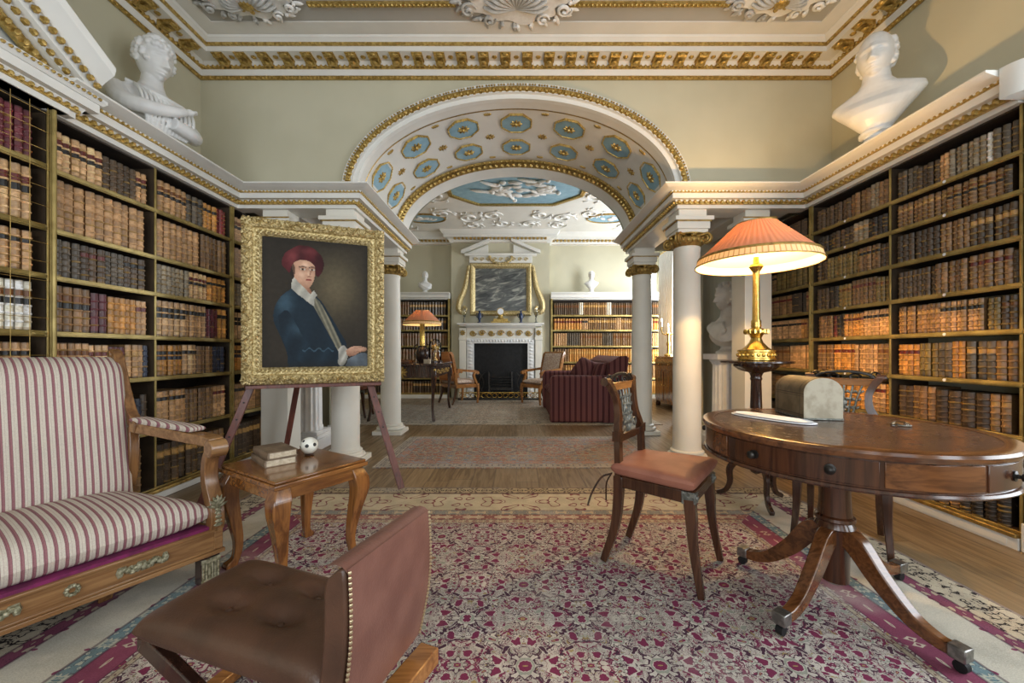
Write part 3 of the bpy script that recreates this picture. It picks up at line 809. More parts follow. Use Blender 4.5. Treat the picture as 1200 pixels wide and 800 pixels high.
arch_eggs(g, 5.095, AV-.02, BV-.02, .04, .055, so=.02)
g2 = 0
for k in range(64):
    t = PI*(k+.5)/64; c = vp(t, 5.16, .042); nrm = (vp(t, 5.16, 1)-vp(t, 5.16, 0)).normalized(); tg = Vector((nrm.z, 0, -nrm.x))
    g.egg(tuple(c), tuple(nrm), tuple(tg), (0, 1, 0), .03, .026, .04)
g.build('gilt_band', M['gold'], vault, smooth=35, label='gilded band at the far end of the vault')
far_ring(w, 5.22, .05, 5.50, .05); far_ring(w, 5.22, 0, 5.22, .05); far_ring(w, 5.50, .05, 5.50, -.04)
w.build('rim', M['white'], vault)
# coffers
def oct_frame(t, y):
    c = vp(t, y); nrm = (vp(t, y, 1)-vp(t, y, 0)).normalized(); tg = Vector((-nrm.z, 0, nrm.x)); return c, nrm, tg, Vector((0,1,0))
ts = [math.radians(v) for v in (21, 46, 68.5, 90, 111.5, 134, 159)]
for y in (4.28, 4.78):
    for t in ts:
        c, nn, tg, yy = oct_frame(t, y); R = .175
        o8 = [(math.cos(PI/8+k*PI/4), math.sin(PI/8+k*PI/4)) for k in range(8)]
        q = lambda a, r, h: tuple(c + tg*(a[0]*r) + yy*(a[1]*r) + nn*h)
        b = MB(); b.poly([q(a, R-.01, .012) for a in o8])
        cf = b.build('coffer', M['blue'], vault, smooth=0, label='pale blue octagon')
        g = MB()
        for r0, h0, r1, h1 in ((R+.006, 0, R+.004, .020), (R+.004, .020, R-.008, .019), (R-.008, .019, R-.011, .011)):
            for k in range(8):
                a0, a1 = o8[k], o8[(k+1)%8]; g.poly([q(a0, r0, h0), q(a1, r0, h0), q(a1, r1, h1), q(a0, r1, h1)])
        for k in range(8):
            for j in range(4):
                a = (o8[k][0]+(o8[(k+1)%8][0]-o8[k][0])*(j+.5)/4, o8[k][1]+(o8[(k+1)%8][1]-o8[k][1])*(j+.5)/4)
                g.egg(q(a, R-.002, .019), tuple(nn), tuple(tg), tuple(yy), .007, .011, .008)
        g.build('rim', M['gold'], cf, label='gilded octagonal rim')
        g = MB()
        for k in range(8):
            a = k*PI/4; d = tg*math.cos(a)+yy*math.sin(a); e = nn.cross(d)
            g.egg(tuple(c+d*.040+nn*.012), tuple(nn), tuple(d), tuple(e), .016, .028, .012)
        g.egg(tuple(c+nn*.02), tuple(nn), tuple(tg), tuple(yy), .024, .022, .022)
        g.build('rosette', M['gold'], cf, label='gilded flower boss')
for y, tl in ((4.53, [33, 57.5, 79, 101, 122.5, 147]), (4.10, [33.5, 57.5, 79, 101, 122.5, 146.5]), (5.0, [33.5, 57.5, 79, 101, 122.5, 146.5])):
    for t in tl:
        c, nn, tg, yy = oct_frame(math.radians(t), y); g = MB(); k0 = 1.0 if y == 4.53 else .75
        for k in range(8):
            a = k*PI/4+.2; d = tg*math.cos(a)+yy*math.sin(a)*(1 if y == 4.53 else .5); e = nn.cross(d)
            g.egg(tuple(c+d*.032*k0+nn*.001), tuple(nn), tuple(d), tuple(e), .012, .026*k0, .011)
        g.egg(tuple(c), tuple(nn), tuple(tg), tuple(yy), .018, .016, .016)
        g.build('rosette', M['gold_d'], vault, label='small gilt flower between the octagons')

# ------------------------------------------------------------------ far room ceiling and cornice
fp = [(-3.6, 5.6), (-3.6, 9.76), (-1.56, 9.76), (-1.56, 9.55), (.80, 9.55), (.80, 9.76), (3.5, 9.76), (3.5, 5.6)]
b = MB(); b.sweep(fp, [(0,3.70),(.03,3.70),(.05,3.76),(.10,3.80),(.16,3.81),(.16,3.87),(.22,3.93),(.24,3.97),(0,3.97)])
fc = struct(b.build('trim_10', M['white'], smooth=25), 'white dentilled cornice of the far room', 'cornice')
g = MB()
for (x0, x1, y) in ((-3.6, -1.6, 9.76), (-1.5, .74, 9.55), (.86, 3.4, 9.76)):
    n_ = int((x1-x0)/.09)
    for k in range(n_):
        x = x0+(k+.5)*(x1-x0)/n_; g.box(x-.025, x+.025, y-.145, y-.07, 3.765, 3.812)
    g.box(x0, x1, y-.035, y-.02, 3.705, 3.725)
g.build('dentil_row', M['gold_d'], fc, label='gilded dentils and bead')
# octagon panel with white figures
t = thing('ceiling_panel', 'blue octagonal ceiling panel with white cloud of figures, far room', 'ceiling panel', (0, 6.98, ZCEIL))
oc = [(-1.16,-.28),(-.70,-.72),(.70,-.72),(1.16,-.28),(1.16,.28),(.70,.72),(-.70,.72),(-1.16,.28)]
b = MB(); b.prism(oc, -.012); b.build('ground', M['blue'], t, smooth=0, label='pale blue octagon ground')
b = MB(); P = [(x*1.03, y*1.03, -.02) for x, y in oc]
for k in range(8):
    p, q = P[k], P[(k+1)%8]; d = (Vector(q)-Vector(p)).normalized(); sd = Vector((-d.y, d.x, 0))
    b.bar([p, q], sd, .075, .04)
    b.eggs(p, q, (0,0,-1), tuple(sd), .05, .05, .03)
b.build('frame', M['gold'], t, label='gilded octagonal frame')
r = random.Random(5); b = MB()
for k in range(46):
    a, q = r.uniform(0, 2*PI), r.random()**.5
    b.ell((.62*q*math.cos(a)+.05*r.random(), .30*q*math.sin(a), -.03), (r.uniform(.05,.13), r.uniform(.03,.06), .03), 8, 5, Euler((0,0,r.uniform(-.8,.8))))
for (x, y, a) in ((-.45,-.25,.6),(.35,-.3,-.5),(.55,.1,.1),(-.1,.28,1.2),(-.62,.05,.2),(.2,-.38,.3)):
    b.ell((x, y, -.04), (.20,.035,.03), 8, 5, Euler((0,0,a))); b.ell((x+.2*math.cos(a), y+.2*math.sin(a), -.045), (.045,.045,.035), 8, 6)
b.build('relief', M['plaster'], t, label='white modelled figures on clouds')
for s, nm in ((-1, 'left'), (1, 'right')):
    t = thing('ceiling_medallion', 'small blue oval ceiling medallion, %s of the octagon panel' % nm, 'medallion', (s*1.95, 8.55, ZCEIL), 0, 'oval medallions on the far ceiling')
    b = MB(); b.prism([(.42*math.cos(2*PI*k/28), .26*math.sin(2*PI*k/28)) for k in range(28)], -.012); b.build('ground', M['blue'], t, smooth=0)
    b = MB(); b.tube([(.43*math.cos(2*PI*k/28), .27*math.sin(2*PI*k/28), -.012) for k in range(29)], .022, 6); b.build('frame', M['gold_d'], t)
    b = MB()
    for k in range(9): b.ell((r.uniform(-.2,.2), r.uniform(-.1,.1), -.02), (.09,.04,.02), 8, 4, Euler((0,0,r.uniform(-1,1))))
    b.build('relief', M['plaster'], t)
t = thing('stucco_scrollwork', 'white stucco scrolls winding round the far ceiling panel', 'ceiling ornament', (0, 7.9, ZCEIL))
b = MB()
for s in (-1, 1):
    for (cx, cy, R, tw) in ((.5,.45,.22,1),(1.0,.62,.26,-1),(1.55,.35,.24,1),(1.5,-.55,.26,-1),(1.9,-1.2,.3,1),(.95,1.1,.2,1),(.3,1.0,.2,-1),(2.4,-.2,.28,1),(2.5,1.2,.25,-1)):
        P = []
        for k in range(26):
            a = k*.4*tw*s; q = R*(1-k/29); P.append((s*cx+q*math.cos(a), cy+q*math.sin(a), -.012))
        b.tube(P, lerpl([.012,.025,.02], 26), 5)
        for k in range(7):
            a = r.uniform(0, 6.28); b.ell((s*cx+R*1.15*math.cos(a), cy+R*1.15*math.sin(a), -.012), (.06,.022,.014), 6, 4, Euler((0,0,a+.7)))
b.build('scroll', M['plaster'], t)
# ------------------------------------------------------------------ bookcases
M['shelfwood'] = simple('dark brown shelf boards', (.06,.038,.02), (.035,.022,.012), 8, .6)
ZL = [2.173, 1.822, 1.547, 1.221, .915, .515, .085]                 # shelf tops, left
ZR = [2.225, 2.005, 1.75, 1.487, 1.229, .932, .631, .334, .10]      # shelf tops, right
def bookcase(label, s, xf, y0, y1, posts, zs, depth=.34, plinth=True, top=T, dots=False, double=()):
    t = thing('bookcase', label, 'bookcase', (s*xf, (y0+y1)/2, 0))
    ox, oy = s*xf, (y0+y1)/2
    def new():
        b = MB(); b.m = Matrix.Translation((-ox, -oy, 0)); return b
    def bx(b, d0, d1, ya, yb, z0, z1):
        X0, X1 = sorted((s*(xf+d0), s*(xf+d1))); b.box(X0, X1, ya, yb, z0, z1)
    b = new(); bx(b, depth-.02, depth, y0, y1, 0, top); bx(b, .01, depth, y0, y1, top-.01, top); b.build('back_panel', M['void'], t, label='dark lining')
    for k, y in enumerate(posts):
        b = new(); w = .013
        if k in double:
            bx(b, -.008, .012, y-.020, y+.020, 0, top); bx(b, -.018, -.008, y-.009, y+.009, .05, top)
        else: bx(b, 0, .008, y-w*.6, y+w*.6, .05, top)
        up = b.build('upright', M['shelf_edge'], t, bevel=.003)
        b = new(); bx(b, .008, depth-.02, y-w*.8, y+w*.8, .05, top); b.build('partition', M['shelfwood'], up, label='dark partition')
    for z in zs:
        b = new(); bx(b, .008, depth-.02, y0, y1, z-.028, z); o = b.build('shelf', M['shelfwood'], t)
        b = new(); bx(b, -.002, .010, y0, y1, z-.032, z-.001); bx(b, -.008, .0, y0, y1, z-.026, z-.010); b.build('shelf_edge', M['shelf_edge'], o, bevel=.002, label='gilt front edge')
        if dots:
            for k in range(len(posts)-1):
                g = new(); ym = (posts[k]+posts[k+1])/2; Xc = s*(xf-.006)
                g.m = Matrix.Translation((-ox, -oy, 0)) @ Matrix.Translation((Xc, ym, z-.016)) @ Matrix.Rotation(PI/2, 4, 'Y')
                g.lathe([(.0001,-.003),(.010,-.003),(.010,.003),(.0001,.003)], n=12); g.build('shelf_label', M['paper'], o, label='small round white shelf label')
    if plinth:
        b = new(); bx(b, -.03, depth, y0, y1, 0, zs[-1]-.032); bx(b, -.034, -.03, y0+.05, y1-.05, .012, zs[-1]-.05)
        b.build('plinth', M['white'], t, bevel=.004, label='white plinth')
        b = new(); bx(b, -.045, .0, y0, y1, zs[-1]-.034, zs[-1]-.008); b.build('plinth_moulding', M['gold_d'], t, bevel=.006, label='gilt moulding of the plinth')
    return t
bookcase('tall gilt edged bookcase behind the striped sofa, its books unprotected by a grille', -1, 2.70, 2.30, 3.80, [2.312, 2.985, 3.785], ZL, double=(2,))
bookcase('gilt edged bookcase in the recess left of the portrait, mostly hidden by its frame', -1, 2.70, 3.815, 5.10, [5.09], ZL)
bookcase('tall gilt edged bookcase behind the round table and big lamp', 1, 2.80, 2.20, 3.80, [2.212, 2.988, 3.785], ZR, dots=True, double=(2,))
bookcase('gilt edged bookcase in the recess behind the big lamp and square pier', 1, 2.80, 3.815, 5.10, [5.09], ZR, dots=True)
# near left bookcase with brass grille and pediment
gc = bookcase('grille fronted bookcase with a white and gilt pediment, behind the sofa', -1, 2.68, .70, 2.298, [.71, 2.285], ZL)
GO = Matrix.Translation((2.68, -(.70+2.298)/2, 0))
def gnew():
    b = MB(); b.m = GO.copy(); return b
b = gnew()
for k in range(19): y = .75+1.5*k/18; b.tube([(-2.645, y, .10), (-2.645, y, T)], .0016, 5)
for k in range(23): z = .14+2.3*k/22; b.tube([(-2.645, .73, z), (-2.645, 2.27, z)], .0016, 5)
b.build('grille', M['gold_d'], gc, label='fine brass wire grille')
b = gnew(); b.box(-2.66, -2.64, 2.262, 2.285, .06, T); b.tube([(-2.63, 2.268, .06), (-2.63, 2.268, T)], .011, 8)
b.build('door_stile', M['shelf_edge'], gc, bevel=.003, label='gilt door stile')
b = gnew(); b.box(-2.665, -2.62, .72, .76, .06, T); b.build('door_stile', M['shelf_edge'], gc, bevel=.003)
b = gnew(); P_ = [(-2.64, .6), (-2.64, 2.33), (-2.95, 2.33)]
b.sweep(P_, [(-.10,T+.003),(.03,T+.003),(.03,T+.034),(.045,T+.04),(.06,T+.072),(.10,T+.072),(.10,T+.122),(.11,T+.122),(.125,T+.14),(.125,ZC-.02),(-.10,ZC-.02)]); b.box(-2.95, -2.6, .6, 2.32, T+.003, ZC-.03)
b.build('cornice', M['white'], gc, smooth=25)
b = gnew(); b.eggs((-2.592, .6, T+.053), (-2.592, 2.36, T+.053), (1,0,0), (0,0,1), .034, .042, .022); b.sweep([(-2.64,.6),(-2.64,2.37)], [(.03,T+.036),(.051,T+.036),(.051,T+.07),(.03,T+.07)])
b.eggs((-2.512, .6, T+.145), (-2.512, 2.42, T+.145), (1,0,0), (0,0,1), .02, .03, .012)
b.build('gilt_moulding', M['gold'], gc, label='gilded egg and bead moulding')
# raking cornice of the pediment
ang = math.radians(33); ya, za = 2.42, ZC-.05
for sg, yb in ((1, 2.42), (-1, .58)):
    def fr(l, u, o): return (-2.64+o, yb-sg*(l*math.cos(ang)-0*u), za + l*math.sin(ang) + u/math.cos(ang))
    L = .92/math.cos(ang)
    b = gnew()
    prof = [(-.12,.0),(.05,0),(.05,.03),(.10,.03),(.10,.085),(.12,.085),(.15,.11),(.20,.14),(.21,.165),(.21,.18),(-.12,.18)]
    rings = [[fr(l, u, o) for o, u in prof] for l in (0, L)]
    b.loft(rings); b.build('raking_cornice', M['white'], gc, smooth=25)
    g = gnew()
    n_ = int(L/.045)
    for k in range(n_):
        l = (k+.5)*L/n_
        for (o, u, so, sz) in ((.112, .070, .022, .024), (.055, .015, .02, .022), (.0, -.03, .03, .034)):
            g.egg(fr(l, u, o), (1,0,0), (0, -sg*math.cos(ang), math.sin(ang)), (0, sg*math.sin(ang), math.cos(ang)), so, .02, sz)
    g.loft([[fr(l, u, o) for o, u in ((-.02,-.055),(.008,-.055),(.008,-.002),(-.02,-.002))] for l in (0.12, L)])
    g.build('gilt_moulding', M['gold'], gc, label='gilded carved band of the pediment')
b = gnew(); b.prism([(.62, za), (2.38, za), (1.5, za+.88*math.tan(ang))], .02, lambda y, z, h: (-2.70+h, y, z)); b.build('tympanum', M['tymp'], gc, smooth=0, label='grey tympanum')
b = gnew(); b.box(-3.07, -2.66, .55, 2.45, ZC-.03, ZC-.015); b.prism([(.66, za), (2.34, za), (1.5, za+.84*math.tan(ang))], .30, lambda y, z, h: (-3.0+h, y, z)); b.build('backing', M['white'], gc)

# ------------------------------------------------------------------ books
C = {k: lin(v) for k, v in dict(tan='#b08a60', ltan='#c8a378', orange='#b4803f', brown='#7b5d3c', dbrown='#4c3b29', black='#30271f', red='#6e2a28', maroon='#5d2830', navy='#252b3d',
    white='#ded8c8', grey='#8b7f6b', dgrey='#544a3d', olive='#6f5d33', green='#39402f').items()}
LBL = dict(r=lin('#6a231c'), k=lin('#1f1a18'), g=lin('#2f3a2a'), b=lin('#7a4a1e'), t=lin('#c59a5a'), n=lin('#23283a'), o=None)
GILT = lin('#b08a3c')
CNAME = dict(tan='tan', ltan='pale tan', orange='orange tan', brown='brown', dbrown='dark brown', black='blackish brown', red='dark red', maroon='maroon', navy='navy blue', white='white vellum', grey='grey brown', dgrey='dark grey', olive='olive brown', green='dark green')
_cache = {}
def book_mesh(col, lab, h, t, bands, seed, torn=False, fine=True):
    key = (col, lab, round(h, 3), round(t, 3), bands, seed, fine)
    if key in _cache: return _cache[key]
    r = random.Random(seed); d = .17; base = C[col]
    j = r.uniform(.78, 1.2); base = tuple(min(.9, v*j*1.12) for v in base)
    dk = tuple(v*.55 for v in base); lt = tuple(min(.95, v*1.5) for v in base)
    gl = tuple(.5*g+.5*v for g, v in zip(GILT, base))
    b = MB()
    na = 4 if fine else 2
    def ringz(z, out=0.0):
        pts = []
        for k in range(na+1):
            a = -1+2*k/na
            pts.append((a*t/2*(1+out*2), -(t*.40+out*1.0)*(1-a*a) - (out if 0 < k < na else 0), z))
        return pts
    zs = [(0, dk, 0)]
    if bands:
        P = []                                 # (z0, z1, colour)
        nb = bands; seg = h/(nb+1)
        labs = {}
        if lab:
            labs[nb-1] = LBL[lab[0]]
            if len(lab) > 1: labs[nb-2 if nb > 3 else nb-1] = LBL[lab[1]]
        cur = 0.0
        rows = [(0, .012*h/.25, gl if r.random() < .6 else dk)]
        for k in range(nb+1):
            z0, z1 = max(k*seg, rows[-1][1]), (k+1)*seg
            c = labs.get(k) or (base if r.random() < .75 else lt)
            if fine: rows.append((z0, z1-.008, c))
            else: rows.append((z0, z1-.004, c))
            if k < nb: rows.append((rows[-1][1], z1+.004, ('band', gl if r.random() < .30 else lt)))  # ungilded raised bands lightened: their highlight is painted into the colour
        rows[-1] = (rows[-1][0], h-.006, rows[-1][2]); rows.append((h-.006, h, dk))
    else:
        rows = [(0, h*.05, gl), (h*.05, h*.62, base), (h*.62, h*.80, (LBL[lab[0]] if lab else base)), (h*.80, h*.82, gl), (h*.82, h, base)]
    prev = None
    for z0, z1, c in rows:
        out = 0.0
        if isinstance(c[0], str):
            c = c[1]; out = .0032 if fine else 0
        b.col = c
        if z1 <= z0: continue
        if out:
            R = [ringz(z0), ringz(z0+.002, out), ringz(z1-.002, out), ringz(z1)]
        else: R = [ringz(z0), ringz(z1)]
        b.loft(R, caps=False, closed=False)
    b.col = dk
    for sg in (-1, 1):
        x = sg*t/2
        q = [(x, 0, 0), (x, 0, h), (x, d, h), (x, d, 0)]
        b.poly(q if sg > 0 else q[::-1])
    b.col = lin('#5f5140'); b.poly([(-t/2, 0, h-.004), (t/2, 0, h-.004), (t/2, d, h-.004), (-t/2, d, h-.004)])
    b.col = dk; top = ringz(h); b.poly(top[::-1]); b.poly([(-t/2, d, 0), (t/2, d, 0), (t/2, d, h), (-t/2, d, h)])
    me = b.mesh('book_mesh', smooth=50, flip=False); me.materials.append(M['book'])
    _cache[key] = me
    return me
ORD = 'first second third fourth fifth sixth seventh eighth ninth tenth eleventh twelfth thirteenth fourteenth fifteenth sixteenth seventeenth eighteenth nineteenth twentieth'.split()
TENS = ['twenty', 'thirty', 'forty']
def ordw(n):
    if n <= 20: return ORD[n-1]
    k, m = divmod(n, 10)
    return ('twentieth', 'thirtieth', 'fortieth')[k-2] if m == 0 else TENS[k-2]+'-'+ORD[m-1]
BOOKS = []           # (mesh, location, rotation, label, group, height, thickness)
def fill(sign, xf, ya, yb, zs, ztops, themes, bayname, tavg, seed, left_to_right, fine=True, from_word='left', axis='Y', inset=.028):
    """rows of books between ya and yb, in the order in which they are seen from the left"""
    r = random.Random(seed)
    for row, z in enumerate(zs):
        th = themes[min(row, len(themes)-1)]
        H = ztops[row]-z
        pos, n, L = 0.012, 0, yb-ya-.024
        si = 0
        while pos < L-.012:
            st = th[si % len(th)] if si < len(th) else r.choice(th); si += 1
            col, lab, cnt, hf, tf, bands = st
            t = tavg*tf*r.uniform(.9, 1.1); h = min(H-.024, (H-.012)*(hf+.05)*r.uniform(.97, 1.03)); sd = r.randrange(10**6)
            cnt = max(1, cnt + r.choice((-1, 0, 0, 1)))
            for k in range(cnt):
                tt = t
                if pos+tt > L: break
                hh = round(h*(1 if cnt > 1 else 1), 3)
                me = book_mesh(col, lab, hh, round(tt*.935, 4), bands, sd+(k % 3), fine=fine)
                n += 1
                u = pos+tt/2
                lean = 0
                dd = inset + r.uniform(-.004, .012)
                if axis == 'Y':
                    y = (ya+.012+u) if left_to_right else (yb-.012-u)
                    loc = (sign*(xf+dd), y, z+.0015); rot = (0, 0, PI/2 if sign < 0 else -PI/2)
                else:
                    loc = (ya+.012+u, xf+dd, z); rot = (0, 0, 0)
                wh = ordw(row+1)+' shelf down'
                lab_ = '%s leather book, %s from %s, %s, %s' % (CNAME[col], ordw(n), from_word, wh, bayname)
                BOOKS.append((me, loc, rot, lab_, '%s, %s' % (wh, bayname), hh, tt))
                pos += tt
            if r.random() < .10: pos += r.uniform(.0, .02)
tops = lambda zs, top=T-.02: [top] + [z-.032 for z in zs[:-1]]
L2 = [[('ltan','rk',5,.80,1.0,5),('dbrown','',6,.78,1.0,5),('tan','rk',6,.80,.8,5)],
      [('tan','',12,.92,1.15,6),('tan','t',4,.92,1.0,6)],
      [('dgrey','',3,.93,1.05,5),('dbrown','r',4,.92,1.1,5),('dgrey','',4,.92,1.0,6),('dbrown','k',5,.90,1.0,5)],
      [('brown','bk',5,.92,1.15,5),('maroon','',3,.86,1.0,4),('orange','',5,.84,.85,5),('tan','r',5,.84,.8,5)],
      [('tan','b',4,.84,.9,5),('ltan','r',3,.84,.9,5),('maroon','n',2,.80,.9,4),('tan','t',4,.82,.9,5),('navy','',4,.84,.85,5),('ltan','r',3,.84,.8,5)],
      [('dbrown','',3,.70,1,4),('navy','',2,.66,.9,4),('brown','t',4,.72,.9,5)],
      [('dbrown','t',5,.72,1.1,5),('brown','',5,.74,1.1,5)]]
L3 = [[('tan','bk',5,.80,1.1,5),('dgrey','k',3,.80,1.1,5),('orange','k',3,.80,1.0,5),('red','',6,.80,.8,5)],
      [('tan','',6,.90,1.1,6),('brown','',5,.90,1.0,5),('ltan','',4,.9,1.0,5)],
      [('grey','',8,.90,.85,5),('ltan','rk',4,.90,1.0,5),('orange','k',5,.88,1.0,5)],
      [('ltan','kk',6,.90,.95,5),('tan','k',4,.88,.9,5),('maroon','',3,.86,.9,4),('orange','k',5,.88,1.0,5)],
      [('orange','kn',5,.86,.95,5),('ltan','k',3,.86,.9,5),('brown','',4,.84,.9,5),('navy','',3,.82,.9,5),('orange','',4,.86,1.0,5)],
      [('tan','k',5,.72,1.0,6),('brown','',8,.72,.9,6),('tan','r',5,.74,1.0,6)],
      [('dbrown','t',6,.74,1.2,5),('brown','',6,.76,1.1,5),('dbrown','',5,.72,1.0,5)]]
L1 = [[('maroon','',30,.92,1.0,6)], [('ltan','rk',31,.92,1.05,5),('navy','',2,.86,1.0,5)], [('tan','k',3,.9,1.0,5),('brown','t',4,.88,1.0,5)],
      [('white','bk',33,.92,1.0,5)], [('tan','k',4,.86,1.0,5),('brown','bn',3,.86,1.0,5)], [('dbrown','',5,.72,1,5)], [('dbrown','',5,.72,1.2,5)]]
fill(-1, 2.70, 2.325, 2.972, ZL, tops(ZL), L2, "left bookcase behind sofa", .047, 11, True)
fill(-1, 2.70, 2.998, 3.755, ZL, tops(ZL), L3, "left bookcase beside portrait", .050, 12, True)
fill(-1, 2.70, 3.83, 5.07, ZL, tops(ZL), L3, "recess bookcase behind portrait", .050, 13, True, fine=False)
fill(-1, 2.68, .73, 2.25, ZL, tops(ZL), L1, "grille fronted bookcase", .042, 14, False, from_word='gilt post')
R3 = [[('dgrey','',4,.80,1.0,4),('dbrown','',5,.70,1.0,4),('tan','',1,.78,.9,4),('grey','',6,.80,.9,5),('white','',1,.8,.9,4),('dgrey','',6,.80,1.2,4)],
      [('brown','t',9,.90,.9,5),('brown','bk',7,.92,1.2,5),('dbrown','',5,.9,1.0,5)],
      [('dbrown','',6,.88,1.0,4),('brown','',4,.86,.9,4),('dbrown','t',8,.90,1.1,4),('white','k',1,.92,1.5,5),('dgrey','',4,.86,1.0,5)],
      [('dbrown','',7,.82,.9,4),('brown','',6,.84,1.0,5),('brown','r',7,.88,1.2,5)],
      [('brown','t',8,.86,.9,5),('tan','k',8,.86,.8,5),('olive','',3,.84,.9,5),('dbrown','b',3,.88,1.1,5)],
      [('orange','r',4,.82,1.0,5),('olive','',3,.86,1.0,4),('dgrey','',3,.84,1.2,4),('orange','',2,.86,.9,5),('dgrey','t',2,.88,1.3,5),('brown','',3,.84,1.3,5),('tan','r',3,.86,1.0,5),('orange','',3,.88,1.0,5)],
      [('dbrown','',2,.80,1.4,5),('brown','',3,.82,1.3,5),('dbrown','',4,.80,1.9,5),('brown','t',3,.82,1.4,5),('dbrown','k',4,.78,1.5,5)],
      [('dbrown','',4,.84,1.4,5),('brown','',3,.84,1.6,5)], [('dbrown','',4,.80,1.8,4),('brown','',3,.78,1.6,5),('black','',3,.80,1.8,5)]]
R2 = [[('dbrown','',7,.78,1.0,4),('brown','',3,.80,1.0,4),('grey','',3,.84,1.0,4)],
      [('black','',5,.80,1.0,4),('dbrown','',5,.82,1.0,4),('grey','t',2,.86,1.0,4)],
      [('dbrown','',4,.80,.9,4),('olive','',9,.84,.8,5),('brown','k',5,.84,.9,5)],
      [('dbrown','',4,.82,1.0,4),('black','',2,.84,1.1,4),('olive','b',5,.84,.8,5),('brown','r',5,.86,.9,5)],
      [('brown','',5,.84,.9,5),('red','',1,.84,1.0,4),('black','',2,.84,1.1,4),('orange','r',5,.84,.9,5),('tan','k',7,.86,.8,5)],
      [('brown','b',4,.84,1.1,5),('orange','r',6,.86,.9,5),('tan','',6,.86,.9,5)],
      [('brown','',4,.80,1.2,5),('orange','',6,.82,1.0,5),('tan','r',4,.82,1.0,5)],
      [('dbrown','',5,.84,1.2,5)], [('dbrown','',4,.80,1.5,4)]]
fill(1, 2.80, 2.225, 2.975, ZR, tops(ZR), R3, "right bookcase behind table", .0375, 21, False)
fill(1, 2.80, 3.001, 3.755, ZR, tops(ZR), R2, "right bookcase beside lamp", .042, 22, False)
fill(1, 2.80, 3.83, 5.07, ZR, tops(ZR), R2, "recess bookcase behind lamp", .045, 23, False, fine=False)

# back bookcases of the far room
ZB = [2.20, 1.97, 1.62, 1.24, .86, .48, .12]
def far_bookcase(label, x0, x1, posts):
    t = thing('bookcase', label, 'bookcase', ((x0+x1)/2, 9.45, 0)); ox = (x0+x1)/2
    def new():
        b = MB(); b.m = Matrix.Translation((-ox, -9.45, 0)); return b
    b = new(); b.box(x0, x1, 9.70, 9.75, 0, 2.36); b.build('back_panel', M['void'], t)
    for x in posts:
        b = new(); b.box(x-.02, x+.02, 9.44, 9.70, 0, 2.36); b.build('upright', M['shelf_edge'], t)
    for z in ZB[1:] if True else ZB:
        b = new(); b.box(x0, x1, 9.45, 9.70, z-.035, z); b.build('shelf', M['shelf_edge'], t)
    b = new(); b.sweep([(x0, 9.45), (x1, 9.45)], [(-.30,2.34),(.0,2.34),(.02,2.37),(.05,2.39),(.05,2.44),(.10,2.48),(.10,2.50),(-.30,2.50)]); b.build('cornice', M['white'], t, smooth=25, label='white cornice')
    b = new(); b.box(x0, x1, 9.42, 9.70, 0, .085); b.build('plinth', M['white'], t)
    return t
far_bookcase('bookcase right of the far chimneypiece, below a white bust', .82, 3.48, [.84, 3.46])
far_bookcase('bookcase left of the far chimneypiece, behind the small lamp', -3.58, -1.58, [-3.56, -1.60])
Bk = [[('dbrown','b',12,.80,1.0,0),('white','',1,.84,1.0,0),('brown','t',10,.82,1.0,0)], [('orange','r',9,.85,1.1,0),('tan','k',2,.85,1.0,0),('brown','t',14,.86,1.0,0),('ltan','',1,.88,1.0,0)],
      [('tan','',6,.86,1.0,0),('dgrey','',5,.86,1.0,0),('brown','b',9,.86,1.0,0)], [('brown','',6,.86,1.0,0),('orange','t',10,.86,1.0,0)]]
zb = ZB[1:]
fill(1, 9.47, .87, 3.43, zb, [2.33]+[z-.035 for z in zb[:-1]], Bk, "far right bookcase", .055, 31, True, fine=False, axis='X')
fill(1, 9.47, -3.53, -1.63, zb, [2.33]+[z-.035 for z in zb[:-1]], [[('dbrown','t',8,.84,1.2,0),('brown','b',9,.84,1.2,0)]], "far left bookcase", .055, 32, True, fine=False, axis='X')
# ------------------------------------------------------------------ rugs
cream, maroon, plum, gold_, leaf = lin('#c6beb3'), lin('#77324e'), lin('#4b3040'), lin('#a08a5c'), lin('#94968a')
endsA = [(0, .012, lin('#b8ad9a'), cream, 30, .9), (.012, .12, lin('#b0a082'), lin('#2f2828'), 34, .535), (.12, .14, lin('#8d7a60'), lin('#4a3a34'), 40, .52), (.14, .46, lin('#c2b69c'), lin('#7d4a4e'), 12, .575), (.46, .53, lin('#8c8c86'), lin('#b5a58c'), 30, .53), (.53, .61, lin('#9a6a62'), lin('#c0b096'), 26, .53), (.61, .66, lin('#bcae94'), lin('#84565a'), 34, .55)]
bandsA = [(0, .012, lin('#b8ad9a'), cream, 30, .9), (.012, .19, lin('#b9ae98'), lin('#2c2626'), 26, .525), (.19, .255, lin('#7d475a'), lin('#a89a86'), 26, .58), (.255, .47, lin('#bfb9aa'), lin('#7c3d57'), 13, .588),
          (.47, .535, lin('#6f8488'), lin('#a9aa9c'), 34, .58), (.535, .65, lin('#84475c'), lin('#b5a896'), 16, .555), (.66, .69, lin('#b0a48e'), lin('#6d4a4a'), 40, .56)]
M['rug'] = rug_mat('cream and maroon floral carpet', 2.06, 2.30, .235, (cream, maroon, plum, gold_, leaf), bandsA, 25, 0.0, endsA)
b = MB(); b.grid(8, 8, lambda u, v: ((u-.5)*4.12, (v-.5)*4.6, .010)); b.box(-2.06, 2.06, -2.30, 2.30, .001, .0095)
rug = tag(b.build('rug', M['rug'], smooth=0), 'large cream and maroon floral carpet under the striped sofa and round table', 'rug'); rug.location = (.03, .90, 0)
p2 = (lin('#a99c8a'), lin('#96685a'), lin('#6c6668'), lin('#b09c74'), lin('#71818f'))
